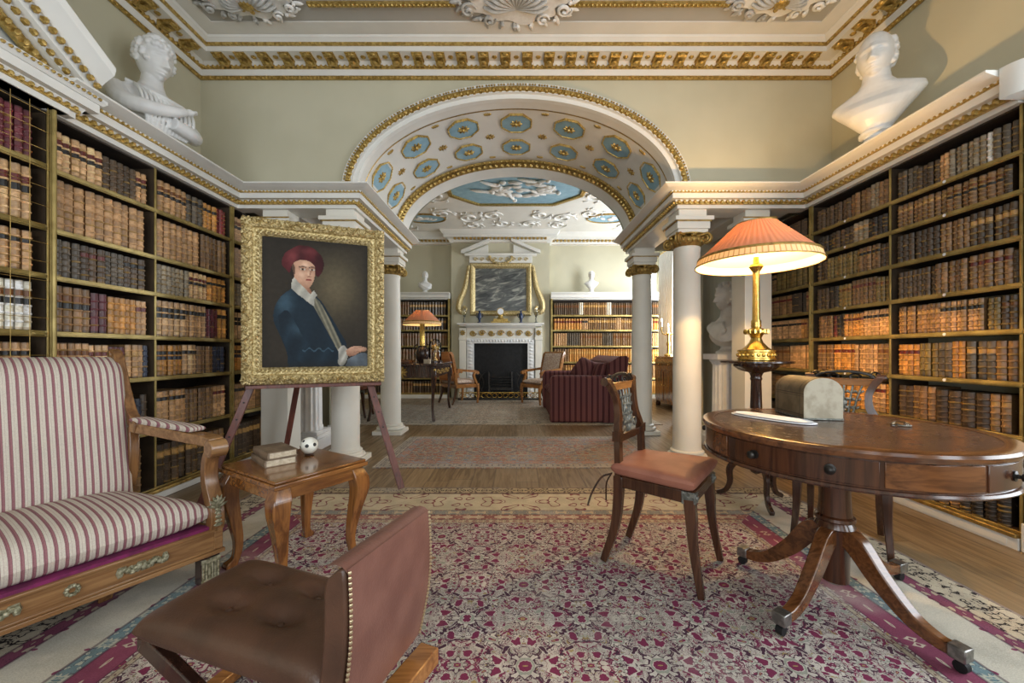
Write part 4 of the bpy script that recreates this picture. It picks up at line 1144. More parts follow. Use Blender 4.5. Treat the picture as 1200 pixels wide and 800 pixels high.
M['rug2'] = rug_mat('faded blue and red runner carpet', 1.42, .68, .33, p2, [(0, .02, lin('#c5bba8'), cream, 30, .9), (.02, .12, lin('#aba396'), lin('#706a6c'), 20, .54), (.12, .22, lin('#a88678'), lin('#8a949a'), 20, .54)], 15, .0)
b = MB(); b.grid(8, 6, lambda u, v: ((u-.5)*2.84, (v-.5)*1.36, .010)); b.box(-1.42, 1.42, -.68, .68, .001, .0095)
o = tag(b.build('rug', M['rug2'], smooth=0), 'faded blue and red runner lying between the columns under the arch', 'rug'); o.location = (.06, 4.44, 0)
p3 = (lin('#b9ad9a'), lin('#8f7c70'), lin('#6d6762'), lin('#a99c82'), lin('#969a96'))
M['rug3'] = rug_mat('faded grey beige carpet', 2.5, 1.5, .30, p3, [(0, .03, lin('#c0b5a2'), cream, 30, .9), (.03, .35, lin('#aaa092'), lin('#787068'), 12, .54)], 16, .2)
b = MB(); b.grid(8, 8, lambda u, v: ((u-.5)*5.0, (v-.5)*3.0, .010)); b.box(-2.5, 2.5, -1.5, 1.5, .001, .0095)
o = tag(b.build('rug', M['rug3'], smooth=0), 'faded grey beige carpet before the far fireplace', 'rug'); o.location = (-.3, 7.48, 0)

# ------------------------------------------------------------------ striped sofa
W = 1.10
sofa = thing('sofa', 'cream and maroon striped sofa with carved golden wood frame, beside the bookcase', 'sofa', (-1.405, 1.905, .0105), math.radians(60))
b = MB(); b.box(-W, 0, 0, .045, .155, .255); b.box(-W-.008, .008, -.012, .055, .138, .157)
for (x0, x1, z0, z1) in ((-W+.02,-.02,.242,.255),(-W+.02,-.02,.157,.168),(-.035,-.0,.157,.255),(-W,-W+.035,.157,.255)): b.box(x0, x1, -.007, .001, z0, z1)
fr = b.build('front_rail', M['oak'], sofa, bevel=.003)
for x0, sg in ((-.36, 1), (-.62, -1)):
    b = MB()
    for k in range(13):
        x = x0 + .012*k*sg
        b.egg((x, -.001, .205+.008*math.sin(k*1.6)), (0,-1,0), (1,0,0), (0,0,1), .016, .013, .024 if k in (0, 6, 12) else .014)
    b.tube([(x0+sg*(.02+.13*k/20), -.006, .205+.014*math.sin(k*.95)) for k in range(21)], .005, 5)
    b.build('relief_mount', M['mount'], fr, label='silvery green scrolled metal mount')
b = MB()
for k in range(10): b.egg((-.49+.016*math.cos(k*PI/5), -.001, .205+.016*math.sin(k*PI/5)), (0,-1,0), (1,0,0), (0,0,1), .012, .008, .008)
b.build('relief_mount', M['mount'], fr)
b = MB()
for s, xe, xb in ((1, -.02, -.17), (-1, -W+.02, -W+.17)):
    b.bar([(xe, .02, .205), (xb, .62, .205)], (1,0,0), .04, .10)
b.box(-W+.17, -.17, .60, .64, .155, .26); b.build('side_rail', M['oak'], sofa, bevel=.003)
def trap(u, v): y = .015+.59*(v+1)/2; hw = (W-.05)/2 - .155*(v+1)/2; return (-W/2+u*hw, y, .260)
b = MB(); b.pillow(trap, .150, 26, 16, 7, .34, .45); b.build('seat_cushion', M['stripe'], sofa)
b = MB(); b.prism([(-W+.04, .012), (-.04, .012), (-.18, .60), (-W+.18, .60)], .022, lambda x, y, h: (x, y, .246+h)); b.build('seat_webbing', M['magenta'], sofa, label='magenta cloth edge under the cushion')
b = MB(); b.m = Matrix.Translation((0, .575, .36)) @ Matrix.Rotation(math.radians(77), 4, 'X')
def backmap(u, v):
    h = .74*(v+1)/2; z = -.02 - (.10*max(0, (h-.60)/.14)**2)
    return (-W/2+u*(W/2-.158), h, z)
b.pillow(backmap, .10, 24, 20, 9, .10, .35); b.build('backrest', M['stripe'], sofa)
b = MB(); b.m = Matrix.Translation((0, .60, .36)) @ Matrix.Rotation(math.radians(77), 4, 'X'); b.box(-W+.18, -.18, .0, .68, -.05, -.005); b.build('back_board', M['oakv'], sofa)
for s in (1, -1):
    X_ = (lambda x: x) if s > 0 else (lambda x: -W-x)
    b = MB(); P = catmull([(X_(-.165), .82, 1.085), (X_(-.163), .765, 1.06), (X_(-.16), .725, .97), (X_(-.155), .68, .86), (X_(-.15), .61, .755), (X_(-.148), .50, .70)], 6)
    b.bar(P, (1,0,0), .042, lerpl([.045,.055,.06,.065,.06,.05], len(P))); b.tube([(X_(-.19), .80, 1.075), (X_(-.142), .80, 1.075)], .022, 10)
    b.build('back_stile', M['oakv'], sofa, bevel=.004)
    b = MB(); P = catmull([(X_(-.15), .60, .70), (X_(-.155), .575, .60), (X_(-.16), .58, .46), (X_(-.17), .64, .30), (X_(-.17), .66, .20)], 5)
    b.bar(P, (1,0,0), .04, lerpl([.05,.055,.05,.055], len(P))); b.build('back_stile', M['oakv'], sofa, bevel=.004)
    b = MB(); P = catmull([(X_(-.148), .56, .705), (X_(-.10), .38, .69), (X_(-.05), .18, .672), (X_(-.025), .06, .664), (X_(-.02), .015, .655)], 5)
    b.bar(P, (1,0,0), .062, .05); b.tube([(X_(-.02)-.036, .012, .632), (X_(-.02)+.036, .012, .632)], .042, 16)
    arm = b.build('arm', M['oak'], sofa, bevel=.005)
    b = MB(); rot = math.atan2(.50, -.11*s)
    c0 = Vector((X_(-.092), .35, .711)); ax = Vector((X_(-.045)-X_(-.135), .16-.52, -.025)).normalized(); sd = Vector((ax.y, -ax.x, 0)).normalized()
    def padm(u, v): p = c0 + ax*(.22*v) + sd*(.032*u); return (p.x, p.y, p.z)
    b.pillow(padm, .030, 12, 20, 10, .10, .6); b.build('arm_pad', M['stripe_arm'], arm, label='striped arm pad')
    b = MB(); P = catmull([(X_(-.02), .035, .635), (X_(-.02), .075, .56), (X_(-.02), .078, .47), (X_(-.02), .035, .37), (X_(-.02), .02, .30), (X_(-.02), .024, .25)], 6)
    b.bar(P, (1,0,0), .058, lerpl([.040,.042,.05,.06,.06,.05], len(P)))
    asup = b.build('arm_support', M['oakv'], sofa, bevel=.004)
    b = MB()
    for k in range(7):
        a = -1.2+2.4*k/6; b.egg((X_(-.02)+.018*math.sin(a), .005-.004, .345+.040*math.cos(a)), (0,-1,.2), (math.sin(a), 0, math.cos(a)), (math.cos(a), 0, -math.sin(a)), .012, .030, .008)
    for k in range(5): b.egg((X_(-.02), -.005, .275+.018*k), (0,-1,0), (1,0,0), (0,0,1), .011, .022-.002*k, .011)
    b.build('palmette_mount', M['mount'], asup, label='silvery green palmette mount')
    b = MB(); b.box(X_(-.045)-.038, X_(-.045)+.038, .006, .07, .0, .137); ft = b.build('foot', M['darkwood'], sofa, bevel=.003)
    b = MB()
    for k in range(6): xk = X_(-.045)-.03+.012*k; b.tube([(xk, .006, .03), (xk, .006, .105)], .0055, 6)
    b.box(X_(-.045)-.038, X_(-.045)+.038, .0, .007, .105, .125); b.box(X_(-.045)-.038, X_(-.045)+.038, .0, .007, .014, .03)
    b.build('fluted_mount', M['mount'], ft, label='fluted silvery gilt mount')
    b = MB(); P = catmull([(X_(-.18), .60, .17), (X_(-.18), .63, .09), (X_(-.18), .69, .016)], 5); b.bar(P, (1,0,0), .045, lerpl([.06,.04], len(P))); b.build('leg', M['oakv'], sofa, bevel=.003)
b = MB(); P = catmull([(-.36, .21, .155), (-.345, .23, .08), (-.34, .26, .014)], 5); b.bar(P, (1,0,0), lerpl([.06,.045], len(P)), lerpl([.06,.04], len(P))); b.build('leg', M['oakv'], sofa, bevel=.003)

# ------------------------------------------------------------------ occasional table with cabriole legs
ot = thing('side_table', 'small square honey brown table on curved legs, carrying two old books', 'table', (-1.145, 2.065, .0105), math.radians(58))
hx, hy, zt = .232, .262, .52
b = MB(); b.prism([(-hx,-hy),(hx,-hy),(hx,hy),(-hx,hy)], .014, lambda x, y, h: (x, y, zt-.014+h))
b.prism([(-hx-.008,-hy-.008),(hx+.008,-hy-.008),(hx+.008,hy+.008),(-hx-.008,hy+.008)], .022, lambda x, y, h: (x, y, zt-.036+h))
b.build('tabletop', M['tablewood'], ot, bevel=.005)
b = MB(); e = .012; b.box(-hx+e, hx-e, -hy+e, -hy+e+.02, .425, zt-.036); b.box(-hx+e, hx-e, hy-e-.02, hy-e, .425, zt-.036); b.box(-hx+e, -hx+e+.02, -hy+e, hy-e, .425, zt-.036); b.box(hx-e-.02, hx-e, -hy+e, hy-e, .425, zt-.036)
b.build('apron', M['tablewood'], ot, bevel=.003)
for sx in (-1, 1):
    for sy in (-1, 1):
        d = Vector((sx, sy, 0)).normalized(); c = Vector((sx*(hx-.045), sy*(hy-.045), 0))
        pts = [c+d*.0+Vector((0,0,.485)), c+d*.022+Vector((0,0,.43)), c+d*.030+Vector((0,0,.365)), c+d*.006+Vector((0,0,.25)), c-d*.014+Vector((0,0,.13)), c-d*.006+Vector((0,0,.055)), c+d*.018+Vector((0,0,.022)), c+d*.022+Vector((0,0,.0))]
        P = catmull(pts, 5); w = lerpl([.060,.082,.074,.054,.038,.034,.054,.050], len(P))
        b = MB(); rings = []
        for p, q in zip(P, w):
            h = q/2; rings.append([(p.x-h, p.y-h, p.z), (p.x+h, p.y-h, p.z), (p.x+h, p.y+h, p.z), (p.x-h, p.y+h, p.z)])
        b.loft(rings)
        lg = b.build('leg', M['tablewoodv'], ot, bevel=.006)
# books and ball on it
def flat_book(label, loc, rz, w, l, h, cov):
    t = thing('old_book', label, 'book', loc, rz)
    b = MB(); b.box(-w/2, w/2, -l/2, l/2, 0, .004); b.box(-w/2, w/2, -l/2, l/2, h-.004, h)
    P = [(-w/2 + .004 - .006*math.sin(PI*k/6), h*k/6) for k in range(7)]
    b.prism([(x, z) for x, z in P] + [(-w/2+.008, h), (-w/2+.008, 0)], l, lambda x, z, q: (x, -l/2+q, z))
    b.build('cover', cov, t, bevel=.0015)
    b = MB(); b.box(-w/2+.006, w/2-.006, -l/2+.005, l/2-.005, .0035, h-.0035); b.build('pages', M['page'], t)
flat_book('lower of two faded brown books stacked on the small table', (-1.262, 2.075, zt+.0105), math.radians(47), .145, .235, .036, M['oldcover'])
flat_book('upper of two faded brown books stacked on the small table', (-1.258, 2.08, zt+.047), math.radians(49), .138, .225, .034, M['oldcover'])
ball = thing('ivory_ball', 'white ball with black spots on the small table beside the books', 'ornament', (-1.140, 2.195, zt+.0105))
b = MB(); b.ell((0,0,.054), (.045,.045,.045), 24, 16); b.build('ball', M['skull'], ball)
b = MB(); b.lathe([(.018,0),(.026,.004),(.02,.009),(.014,.012),(.02,.018)], n=16); b.build('stand', M['darkwood'], ball)
for (az, el, r_) in ((-78, 8, .010), (-118, 42, .008), (-25, 12, .010), (-140, -5, .009), (100, 15, .010)):
    a, e = math.radians(az), math.radians(el); n_ = Vector((math.cos(a)*math.cos(e), math.sin(a)*math.cos(e), math.sin(e)))
    b = MB(); rot = n_.to_track_quat('Z', 'Y'); c = n_*.044 + Vector((0,0,.054))
    b.m = Matrix.Translation(c) @ rot.to_matrix().to_4x4(); b.ell((0,0,0), (r_, r_, .0022), 12, 6); b.build('spot', M['hole'], ball)

# ------------------------------------------------------------------ leather cross framed stool with low back
st = thing('leather_chair', 'low brown leather buttoned chair with studded slanting back, in front', 'chair', (-.655, 1.06, .0105))
A_, B_, C_, D_ = Vector((-1.02,1.055,0)), Vector((-.925,1.385,0)), Vector((-.415,.855,0)), Vector((-.30,1.14,0))
SO = Vector((-.655, 1.06, 0))
def smap(u, v):
    s, t = (u+1)/2, (v+1)/2
    p = A_*(1-s)*(1-t)+C_*s*(1-t)+B_*(1-s)*t+D_*s*t - SO
    return (p.x, p.y, .315)
dips = [(-.34,-.34,.17,.50), (.24,-.34,.17,.50), (-.34,.40,.17,.50), (.24,.40,.17,.50)]
b = MB(); b.pillow(smap, .085, 44, 40, 9, .20, .35, dips); seat = b.build('seat', M['leather'], st, label='dark brown buttoned leather seat')
for du, dv, _, _ in dips:
    p = smap(du, dv); b = MB(); b.ell((p[0], p[1], .315+.085*.78), (.011,.011,.006), 12, 6); b.build('button', M['leather'], seat)
ct, dt = Vector((-.338,.785,.66))-SO, Vector((-.250,1.115,.65))-SO; cb, db = Vector((-.372,.79,.30))-SO, Vector((-.278,1.12,.30))-SO
wd = (dt-ct).normalized(); nn = wd.cross(Vector((0,0,1))).normalized()      # towards +x
def bk(u, v, off): p = cb.lerp(ct, v).lerp(db.lerp(dt, v), u); return p + nn*(off + .018*math.sin(PI*v))
b = MB(); rings = []
for k in range(13):
    v = k/12; th = .055*(1 if v < .85 else math.sqrt(max(.05, 1-((v-.85)/.155)**2)))
    rings.append([tuple(bk(0, v, -th)), tuple(bk(1, v, -th)), tuple(bk(1, v, 0)), tuple(bk(0, v, 0))])
b.loft(rings); b.build('backrest', M['leather'], st, bevel=.008)
b = MB(); b.grid(10, 14, lambda u, v: tuple(bk(.006+.988*u, v*1.0, .006 - .0*(v > .9)))); 
b.loft([[tuple(bk(u, .985, .006)) for u in (0, 1)], [tuple(bk(u, 1.012, -.006)) for u in (0, 1)], [tuple(bk(u, 1.02, -.022)) for u in (0, 1)], [tuple(bk(u, 1.0, -.045)) for u in (0, 1)]], caps=False, closed=False)
b.build('back_cover', M['leather_r'], st, label='red brown worn leather outside of the back')
b = MB()
for k in range(34):
    v = .02+.96*k/33
    for u in (.012, .988): p = bk(u, v, .008); b.ell(tuple(p), (.0042,.0042,.0042), 6, 4)
b.build('nail_row', M['nail'], st, label='row of brass upholstery nails')
for t_ in (.10, .90):
    a0 = A_.lerp(B_, t_)-SO; c1 = C_.lerp(D_, t_)-SO
    for p, q in ((a0, c1), (c1, a0)):
        o_ = .0 if p is a0 else .03
        z = Vector((0,0,1)); P = catmull([p+z*.30, p.lerp(q, .30)+z*.22, p.lerp(q, .5)+z*.155, p.lerp(q, .72)+z*.08, p.lerp(q, 1.0)+z*.024], 4)
        P = [v+Vector((0, o_, 0)) for v in P]
        b = MB(); b.bar(P, (0,1,0), .03, .042); b.build('leg', M['darkwood'] if p is a0 else M['klismos'], st, bevel=.004)
for p, q, z0, z1 in ((A_, B_, .275, .312), (C_, D_, .215, .262)):
    p, q = p-SO, q-SO; p2, q2 = p+(q-p)*.06, q-(q-p)*.04
    b = MB(); b.bar([tuple(p2+Vector((.06 if p.x > 0 else .01,0,(z0+z1)/2))), tuple(q2+Vector((.06 if p.x > 0 else .01,0,(z0+z1)/2)))], (1,0,0), .06, z1-z0); b.build('seat_rail', M['darkwood'] if p.x < 0 else M['satin'], st, bevel=.004)
for z, w_ in ((.02, .04),):
    for p, q in ((A_, B_), (C_, D_)):
        p, q = p-SO, q-SO; b = MB(); b.bar([tuple(p+Vector((0,0,.024))), tuple(q+Vector((0,0,.024)))], (1,0,0), .05, .036); b.build('foot_rail', M['satin'], st, bevel=.004)

# ------------------------------------------------------------------ side chairs with lyre backs
def klismos(label, loc, rz, cushion=True):
    t = thing('side_chair', label, 'chair', loc, rz)
    b = MB(); b.prism([(-.205,-.20),(.205,-.20),(.17,.19),(-.17,.19)], .06, lambda x, y, h: (x, y, .405+h)); b.build('seat_frame', M['klismos'], t, bevel=.006)
    for s in (-1, 1):
        b = MB(); P = catmull([(s*.185,-.175,.43),(s*.188,-.185,.33),(s*.192,-.195,.20),(s*.205,-.23,.005)], 6); b.bar(P, (1,0,0), lerpl([.048,.044,.034,.028], len(P)), lerpl([.050,.046,.036,.030], len(P))); b.build('leg', M['klismos'], t, bevel=.004)
        b = MB(); P = catmull([(s*.16,.17,.46),(s*.16,.172,.36),(s*.162,.19,.20),(s*.168,.25,.008)], 6); b.bar(P, (1,0,0), lerpl([.04,.038,.030], len(P)), lerpl([.05,.046,.034], len(P))); b.build('leg', M['klismos'], t, bevel=.004)
        b = MB(); P = [Vector((s*.16,.17,.44)), Vector((s*.16,.172,.54))] + catmull([(s*.16,.176,.66),(s*.145,.182,.70),(s*.118,.192,.76),(s*.115,.202,.83),(s*.135,.214,.885),(s*.160,.226,.925),(s*.172,.236,.945)], 5)
        b.bar(P, (1,0,0), lerpl([.042,.042,.040,.034,.034,.036,.04], len(P)), .030); b.tube([(s*.172-.022,.236,.935),(s*.172+.022,.236,.935)], .022, 12); b.box(s*.16-.024, s*.16+.024, .155, .197, .635, .685)
        b.build('back_stile', M['klismos'], t, bevel=.004)
        b = MB(); b.box(s*.185-.024, s*.185+.024, -.206, -.196, .412, .460); b.box(s*.205-.014 if s > 0 else s*.205-.004, s*.205+.004 if s > 0 else s*.205+.014, -.20, -.145, .405, .463); b.ell((s*.185,-.206,.436), (.013,.008,.013), 12, 8)
        b.build('corner_mount', M['silver'], t, bevel=.002, label='square silvered corner mount with a round boss')
    b = MB(); b.box(-.15, .15, .168, .190, .625, .665); b.build('lower_rail', M['klismos'], t, bevel=.004)
    b = MB(); b.bar([(-.155,.222,.905),(0,.232,.905),(.155,.222,.905)], (0,0,1), .045, .022); b.build('top_rail', M['satin'], t, bevel=.004, label='yellow brown top rail')
    b = MB()
    P = [(.14*math.cos(PI*k/14), .232, .93+.040*math.sin(PI*k/14)) for k in range(15)]; b.tube(P, .009, 6)
    for s in (-1, 1):
        b.tube([(s*.14+.024*math.cos(a)*(1-a/14), .234, .945+.024*math.sin(a)*(1-a/14)) for a in [k*.5 for k in range(16)]], .006, 5)
        b.tube([(s*.05+.03*math.cos(a)*(1-a/12)*s, .232, .935+.022*math.sin(a)*(1-a/12)) for a in [k*.5 for k in range(14)]], .006, 5)
    b.build('crest', M['bronze'], t, label='dark scrolled metal crest')
    b = MB()
    for k in range(5):
        s = (k-2)/2; P = catmull([(.015*s, .182, .66), (.045*s, .190, .73), (.062*s, .202, .81), (.085*s, .216, .885)], 5); b.tube(P, .0055, 6)
        for j in range(4):
            q = P[3+j*3]; 
            for sg in (-1, 1): b.ell((q.x+sg*.014, q.y-.002, q.z+.008), (.014,.005,.007), 6, 4, Euler((0, -sg*.8, 0)))
    for s in (-1, 1):
        b.tube([(s*(.09-.03*math.cos(a)*(1-a/11)), .186, .70+.03*math.sin(a)*(1-a/11)) for a in [k*.5 for k in range(14)]], .005, 5)
    b.ell((0,.20,.78), (.02,.008,.025), 10, 6)
    b.build('splat', M['silver'], t, label='openwork metal splat of leaves and stems')
    if cushion:
        b = MB(); b.pillow(lambda u, v: (u*(.222-.025*v), -.005+v*.205, .466), .066, 22, 22, 14, .30, .62); b.build('cushion', M['pink'], t, label='flat pink brown cushion')
        b = MB(); b.tube(catmull([(-.20,.195,.475),(-.24,.23,.46),(-.30,.25,.40),(-.33,.26,.34)], 5), .005, 5); b.tube(catmull([(-.18,.20,.475),(-.19,.225,.42),(-.185,.23,.33)], 5), .004, 5); b.build('cushion_tie', M['darkwood'], t, label='dark cushion tie')
    return t
ch = klismos('side chair with pink brown cushion standing on the carpet left of the round table', (.755, 2.05, .0105), math.radians(52.6))
dup(ch, (1.87, 2.29, .0105), math.radians(-42), 'side chair pushed under the far side of the round table')
ch3 = dup(ch, (-2.70, 6.70, .0105), math.radians(92), 'dark chair drawn up to the left side of the writing table')

# ------------------------------------------------------------------ drum table
TX, TY, TR, TZ = 1.39, 1.74, .52, .7715
dtb = thing('drum_table', 'round mahogany drum table with leather top on four splayed castored legs', 'table', (TX, TY, .0105))
b = MB(); b.lathe([(TR-.004,-.030),(TR,-.024),(TR+.004,-.012),(TR,-.002),(TR-.01,0),(TR-.05,0),(TR-.05,-.03)], (0,0,TZ), 96, caps=False); b.build('top_rim', M['mahog_h'], dtb)
m = Mat('dark polished leather top', .16); n1 = m.noise(5, detail=5); n2 = m.noise(26, detail=5)
m.color(m.mix((m.noise(60, detail=3).soft(.60,.72)*n1.soft(.50,.64))*.55, m.mix(n1.soft(.35,.65), (.085,.046,.034), (.055,.028,.020)), (.36,.31,.28))); m.rough(n2.soft(.3,.8)*.16+.16); m.bump(n2, .02, .001); M['tabletop'] = m.m
b = MB(); b.lathe([(.0001,-.02),(TR-.05,-.02),(TR-.05,-.0015),(.0001,-.0015)], (0,0,TZ), 96, caps=False); b.build('leather_top', M['tabletop'], dtb, label='dark scuffed leather top')
b = MB(); b.lathe([(TR-.03,-.142),(TR-.006,-.142),(TR-.002,-.136),(TR-.006,-.128),(TR-.014,-.126),(TR-.014,-.03),(TR-.05,-.03)], (0,0,TZ), 96, caps=False); b.lathe([(.0001,-.03),(TR-.03,-.03),(TR-.03,-.138),(.0001,-.138)], (0,0,TZ), 64, caps=False); b.build('apron', M['mahog'], dtb)
for k in range(4):
    for a0, a1, nm in ((-172+90*k, -115+90*k, 'drawer'), (-115+90*k, -82+90*k, 'apron_panel')):
        b = MB(); N = 14; a0, a1 = a0+.7, a1-.7
        rr = TR-.010
        secs = []
        for i in range(N+1):
            a = math.radians(a0+(a1-a0)*i/N); c, s = math.cos(a), math.sin(a)
            secs.append([((rr-.02)*c, (rr-.02)*s, TZ-.120), (rr*c, rr*s, TZ-.120), (rr*c, rr*s, TZ-.036), ((rr-.02)*c, (rr-.02)*s, TZ-.036)])
        b.loft(secs); dr = b.build(nm, M['mahog'] if nm == 'drawer' else M['mahog_h'], dtb, smooth=30, bevel=.002)
        if nm == 'drawer':
            for aa in (-157+90*k, -130+90*k):
                a = math.radians(aa); d = Vector((math.cos(a), math.sin(a), 0)); b = MB()
                b.m = Matrix.Translation(d*(rr) + Vector((0,0,TZ-.078))) @ d.to_track_quat('Z', 'Y').to_matrix().to_4x4()
                b.lathe([(.0001,0),(.017,0),(.017,.004),(.007,.006),(.006,.014),(.013,.018),(.015,.024),(.010,.030),(.0001,.032)], n=16); b.build('knob', M['bronze'], dr, label='dark bronze knob')
b = MB(); b.lathe([(.075,.64),(.062,.62),(.056,.56),(.058,.42),(.062,.385),(.072,.378),(.074,.366),(.064,.358),(.070,.346),(.074,.336),(.060,.328),(.055,.32),(.052,.10),(.03,.085),(.0001,.082)], n=32); b.build('pedestal', M['mahog'], dtb)
for (fx, fy) in ((1.02,1.535),(1.515,1.355),(1.165,2.05),(1.83,1.905)):
    d = Vector((fx-TX, fy-TY, 0)); R = d.length; d.normalize(); sd = Vector((-d.y, d.x, 0)); z = Vector((0,0,1))
    P = catmull([d*.03+z*.30, d*.085+z*.285, d*(R*.42)+z*.185, d*(R*.66)+z*.098, d*(R*.86)+z*.066, d*(R*.99)+z*.068], 6)
    b = MB(); b.bar(P, sd, lerpl([.052,.05,.046,.042,.04], len(P)), lerpl([.075,.085,.07,.052,.042,.038], len(P))); lg = b.build('leg', M['mahog_h'], dtb, bevel=.005)
    b = MB(); b.bar([tuple(d*(R*.93)+z*.067), tuple(d*(R*1.05)+z*.066)], sd, .050, .046); b.build('toe_cap', M['steel'], lg, bevel=.004, label='square metal toe cap')
    b = MB(); c = d*(R*1.0) + z*.021
    b.tube([tuple(c-sd*.012), tuple(c+sd*.012)], .020, 14); b.tube([tuple(d*R*1.0+z*.045), tuple(c+z*.004)], .009, 8); b.build('castor', M['iron'], lg, label='black castor wheel')
# stationery box and papers
bx = thing('stationery_box', 'domed grey brown leather stationery box standing on the round table', 'box', (1.445, 1.985, TZ+.0115), math.radians(82))
m = Mat('pale worn vellum', .55, spec=.3); m.color(m.mix(m.noise(18, detail=5).soft(.4,.65), (.40,.355,.27), (.29,.25,.18))); M['vellum'] = m.m
m = Mat('tooled brown grey leather', .6, spec=.25); cc = m.xyz(); lines = ((cc[0].abs()-.10).abs() < .0025).max((cc[2]-.02).abs() < .002).max((cc[2]-.118).abs() < .002).max((cc[2]-.108).abs() < .0012)
m.color(m.mix(lines*.8, m.mix(m.noise(20, detail=4).soft(.35,.65), (.17,.125,.075), (.115,.085,.05)), (.04,.03,.02))); M['boxleather'] = m.m
dome = [(-.083,0),(.083,0),(.083,.130)] + [(.083*math.cos(PI*k/14), .130+.066*math.sin(PI*k/14)) for k in range(1, 14)] + [(-.083,.130)]
b = MB(); b.prism(dome, .264, lambda y, z, h: (h-.132, y, z)); b.build('case', M['boxleather'], bx, bevel=.004)
b = MB(); b.prism([(y*.995, z*.995+.0) for y, z in dome], .004, lambda y, z, h: (-.1365+h, y, z)); b.build('end_panel', M['vellum'], bx, label='pale vellum end panel')
b = MB(); b.prism([(-.0855,0),(.0855,0),(.0855,.008),(-.0855,.008)], .272, lambda y, z, h: (h-.138, y, z)); b.build('base_edge', M['silver'], bx)
pp = thing('paper_pad', 'white oval pad of paper lying on the round table beside the domed box', 'paper', (1.215, 1.90, TZ+.011), math.radians(-62))
b = MB(); b.prism([(.19*math.copysign(abs(math.cos(2*PI*k/40))**.8, math.cos(2*PI*k/40)), .072*math.copysign(abs(math.sin(2*PI*k/40))**.8, math.sin(2*PI*k/40))) for k in range(40)], .004); b.build('pad', M['paper'], pp, bevel=.002)
b = MB(); b.grid(16, 6, lambda u, v: ((u-.5)*.36*(1-.0*v), (v-.5)*.12*math.sqrt(max(.02, 1-(2*u-1)**4)), .0045+.006*(abs(2*v-1)**2)*(1-u*.4))); b.build('sheet', M['paper'], pp, label='curling top sheet')
g = thing('magnifying_glass', 'small round glass lens lying at the right of the round table', 'lens', (1.66, 1.72, TZ+.011))
m = Mat('clear glass', .03); m.b.inputs['Transmission Weight'].default_value = 1.0; m.b.inputs['IOR'].default_value = 1.45; M['glass'] = m.m
b = MB(); b.lathe([(.0001,.0),(.030,.0),(.032,.004),(.026,.012),(.012,.017),(.0001,.018)], n=24); b.build('lens', M['glass'], g)
b = MB(); b.lathe([(.031,0),(.035,.002),(.035,.006),(.031,.006)], n=24, caps=False); b.build('ring', M['silver'], g)

# ------------------------------------------------------------------ torchere and its lamp
def lampshade_mat():
    m = Mat('pleated salmon silk shade', .8, spec=.1); c = m.xyz(); th = c[1].atan2(c[0]); pl = (th*60).sin()
    m.color(m.mix(pl.soft(-1,1)*.35, (.60,.30,.19), (.46,.21,.12))); m.bump(pl, .35, .004)
    tr = m.t.nodes.new('ShaderNodeBsdfTranslucent'); tr.inputs[0].default_value = (.85,.40,.20,1)
    mx = m.t.nodes.new('ShaderNodeMixShader'); mx.inputs[0].default_value = .17
    m.t.links.new(m.b.outputs[0], mx.inputs[1]); m.t.links.new(tr.outputs[0], mx.inputs[2]); m.t.links.new(mx.outputs[0], m.t.nodes['Material Output'].inputs[0]); return m.m
M['shade'] = lampshade_mat()
def fringe_mat():
    m = Mat('cream pleated frill', .8, spec=.1); c = m.xyz(); th = c[1].atan2(c[0]); pl = ((th*38/PI).fract()-.5).abs()
    m.color(m.mix((pl < .13)*.85, (.78,.66,.45), (.30,.20,.07)))
    tr = m.t.nodes.new('ShaderNodeBsdfTranslucent'); tr.inputs[0].default_value = (.9,.72,.45,1)
    mx = m.t.nodes.new('ShaderNodeMixShader'); mx.inputs[0].default_value = .32
    m.t.links.new(m.b.outputs[0], mx.inputs[1]); m.t.links.new(tr.outputs[0], mx.inputs[2]); m.t.links.new(mx.outputs[0], m.t.nodes['Material Output'].inputs[0]); return m.m
M['frill'] = fringe_mat()
m = Mat('pale shade lining', .8, spec=.1); m.color((.82,.76,.64))
tr = m.t.nodes.new('ShaderNodeBsdfTranslucent'); tr.inputs[0].default_value = (.9,.75,.55,1); mx = m.t.nodes.new('ShaderNodeMixShader'); mx.inputs[0].default_value = .22
m.t.links.new(m.b.outputs[0], mx.inputs[1]); m.t.links.new(tr.outputs[0], mx.inputs[2]); m.t.links.new(mx.outputs[0], m.t.nodes['Material Output'].inputs[0]); M['lining'] = m.m
def bulb_mat(e):
    m = Mat('lit bulb', .4); m.b.inputs['Emission Color'].default_value = (1,.72,.38,1); m.b.inputs['Emission Strength'].default_value = e; return m.m
M['bulb'] = bulb_mat(30)
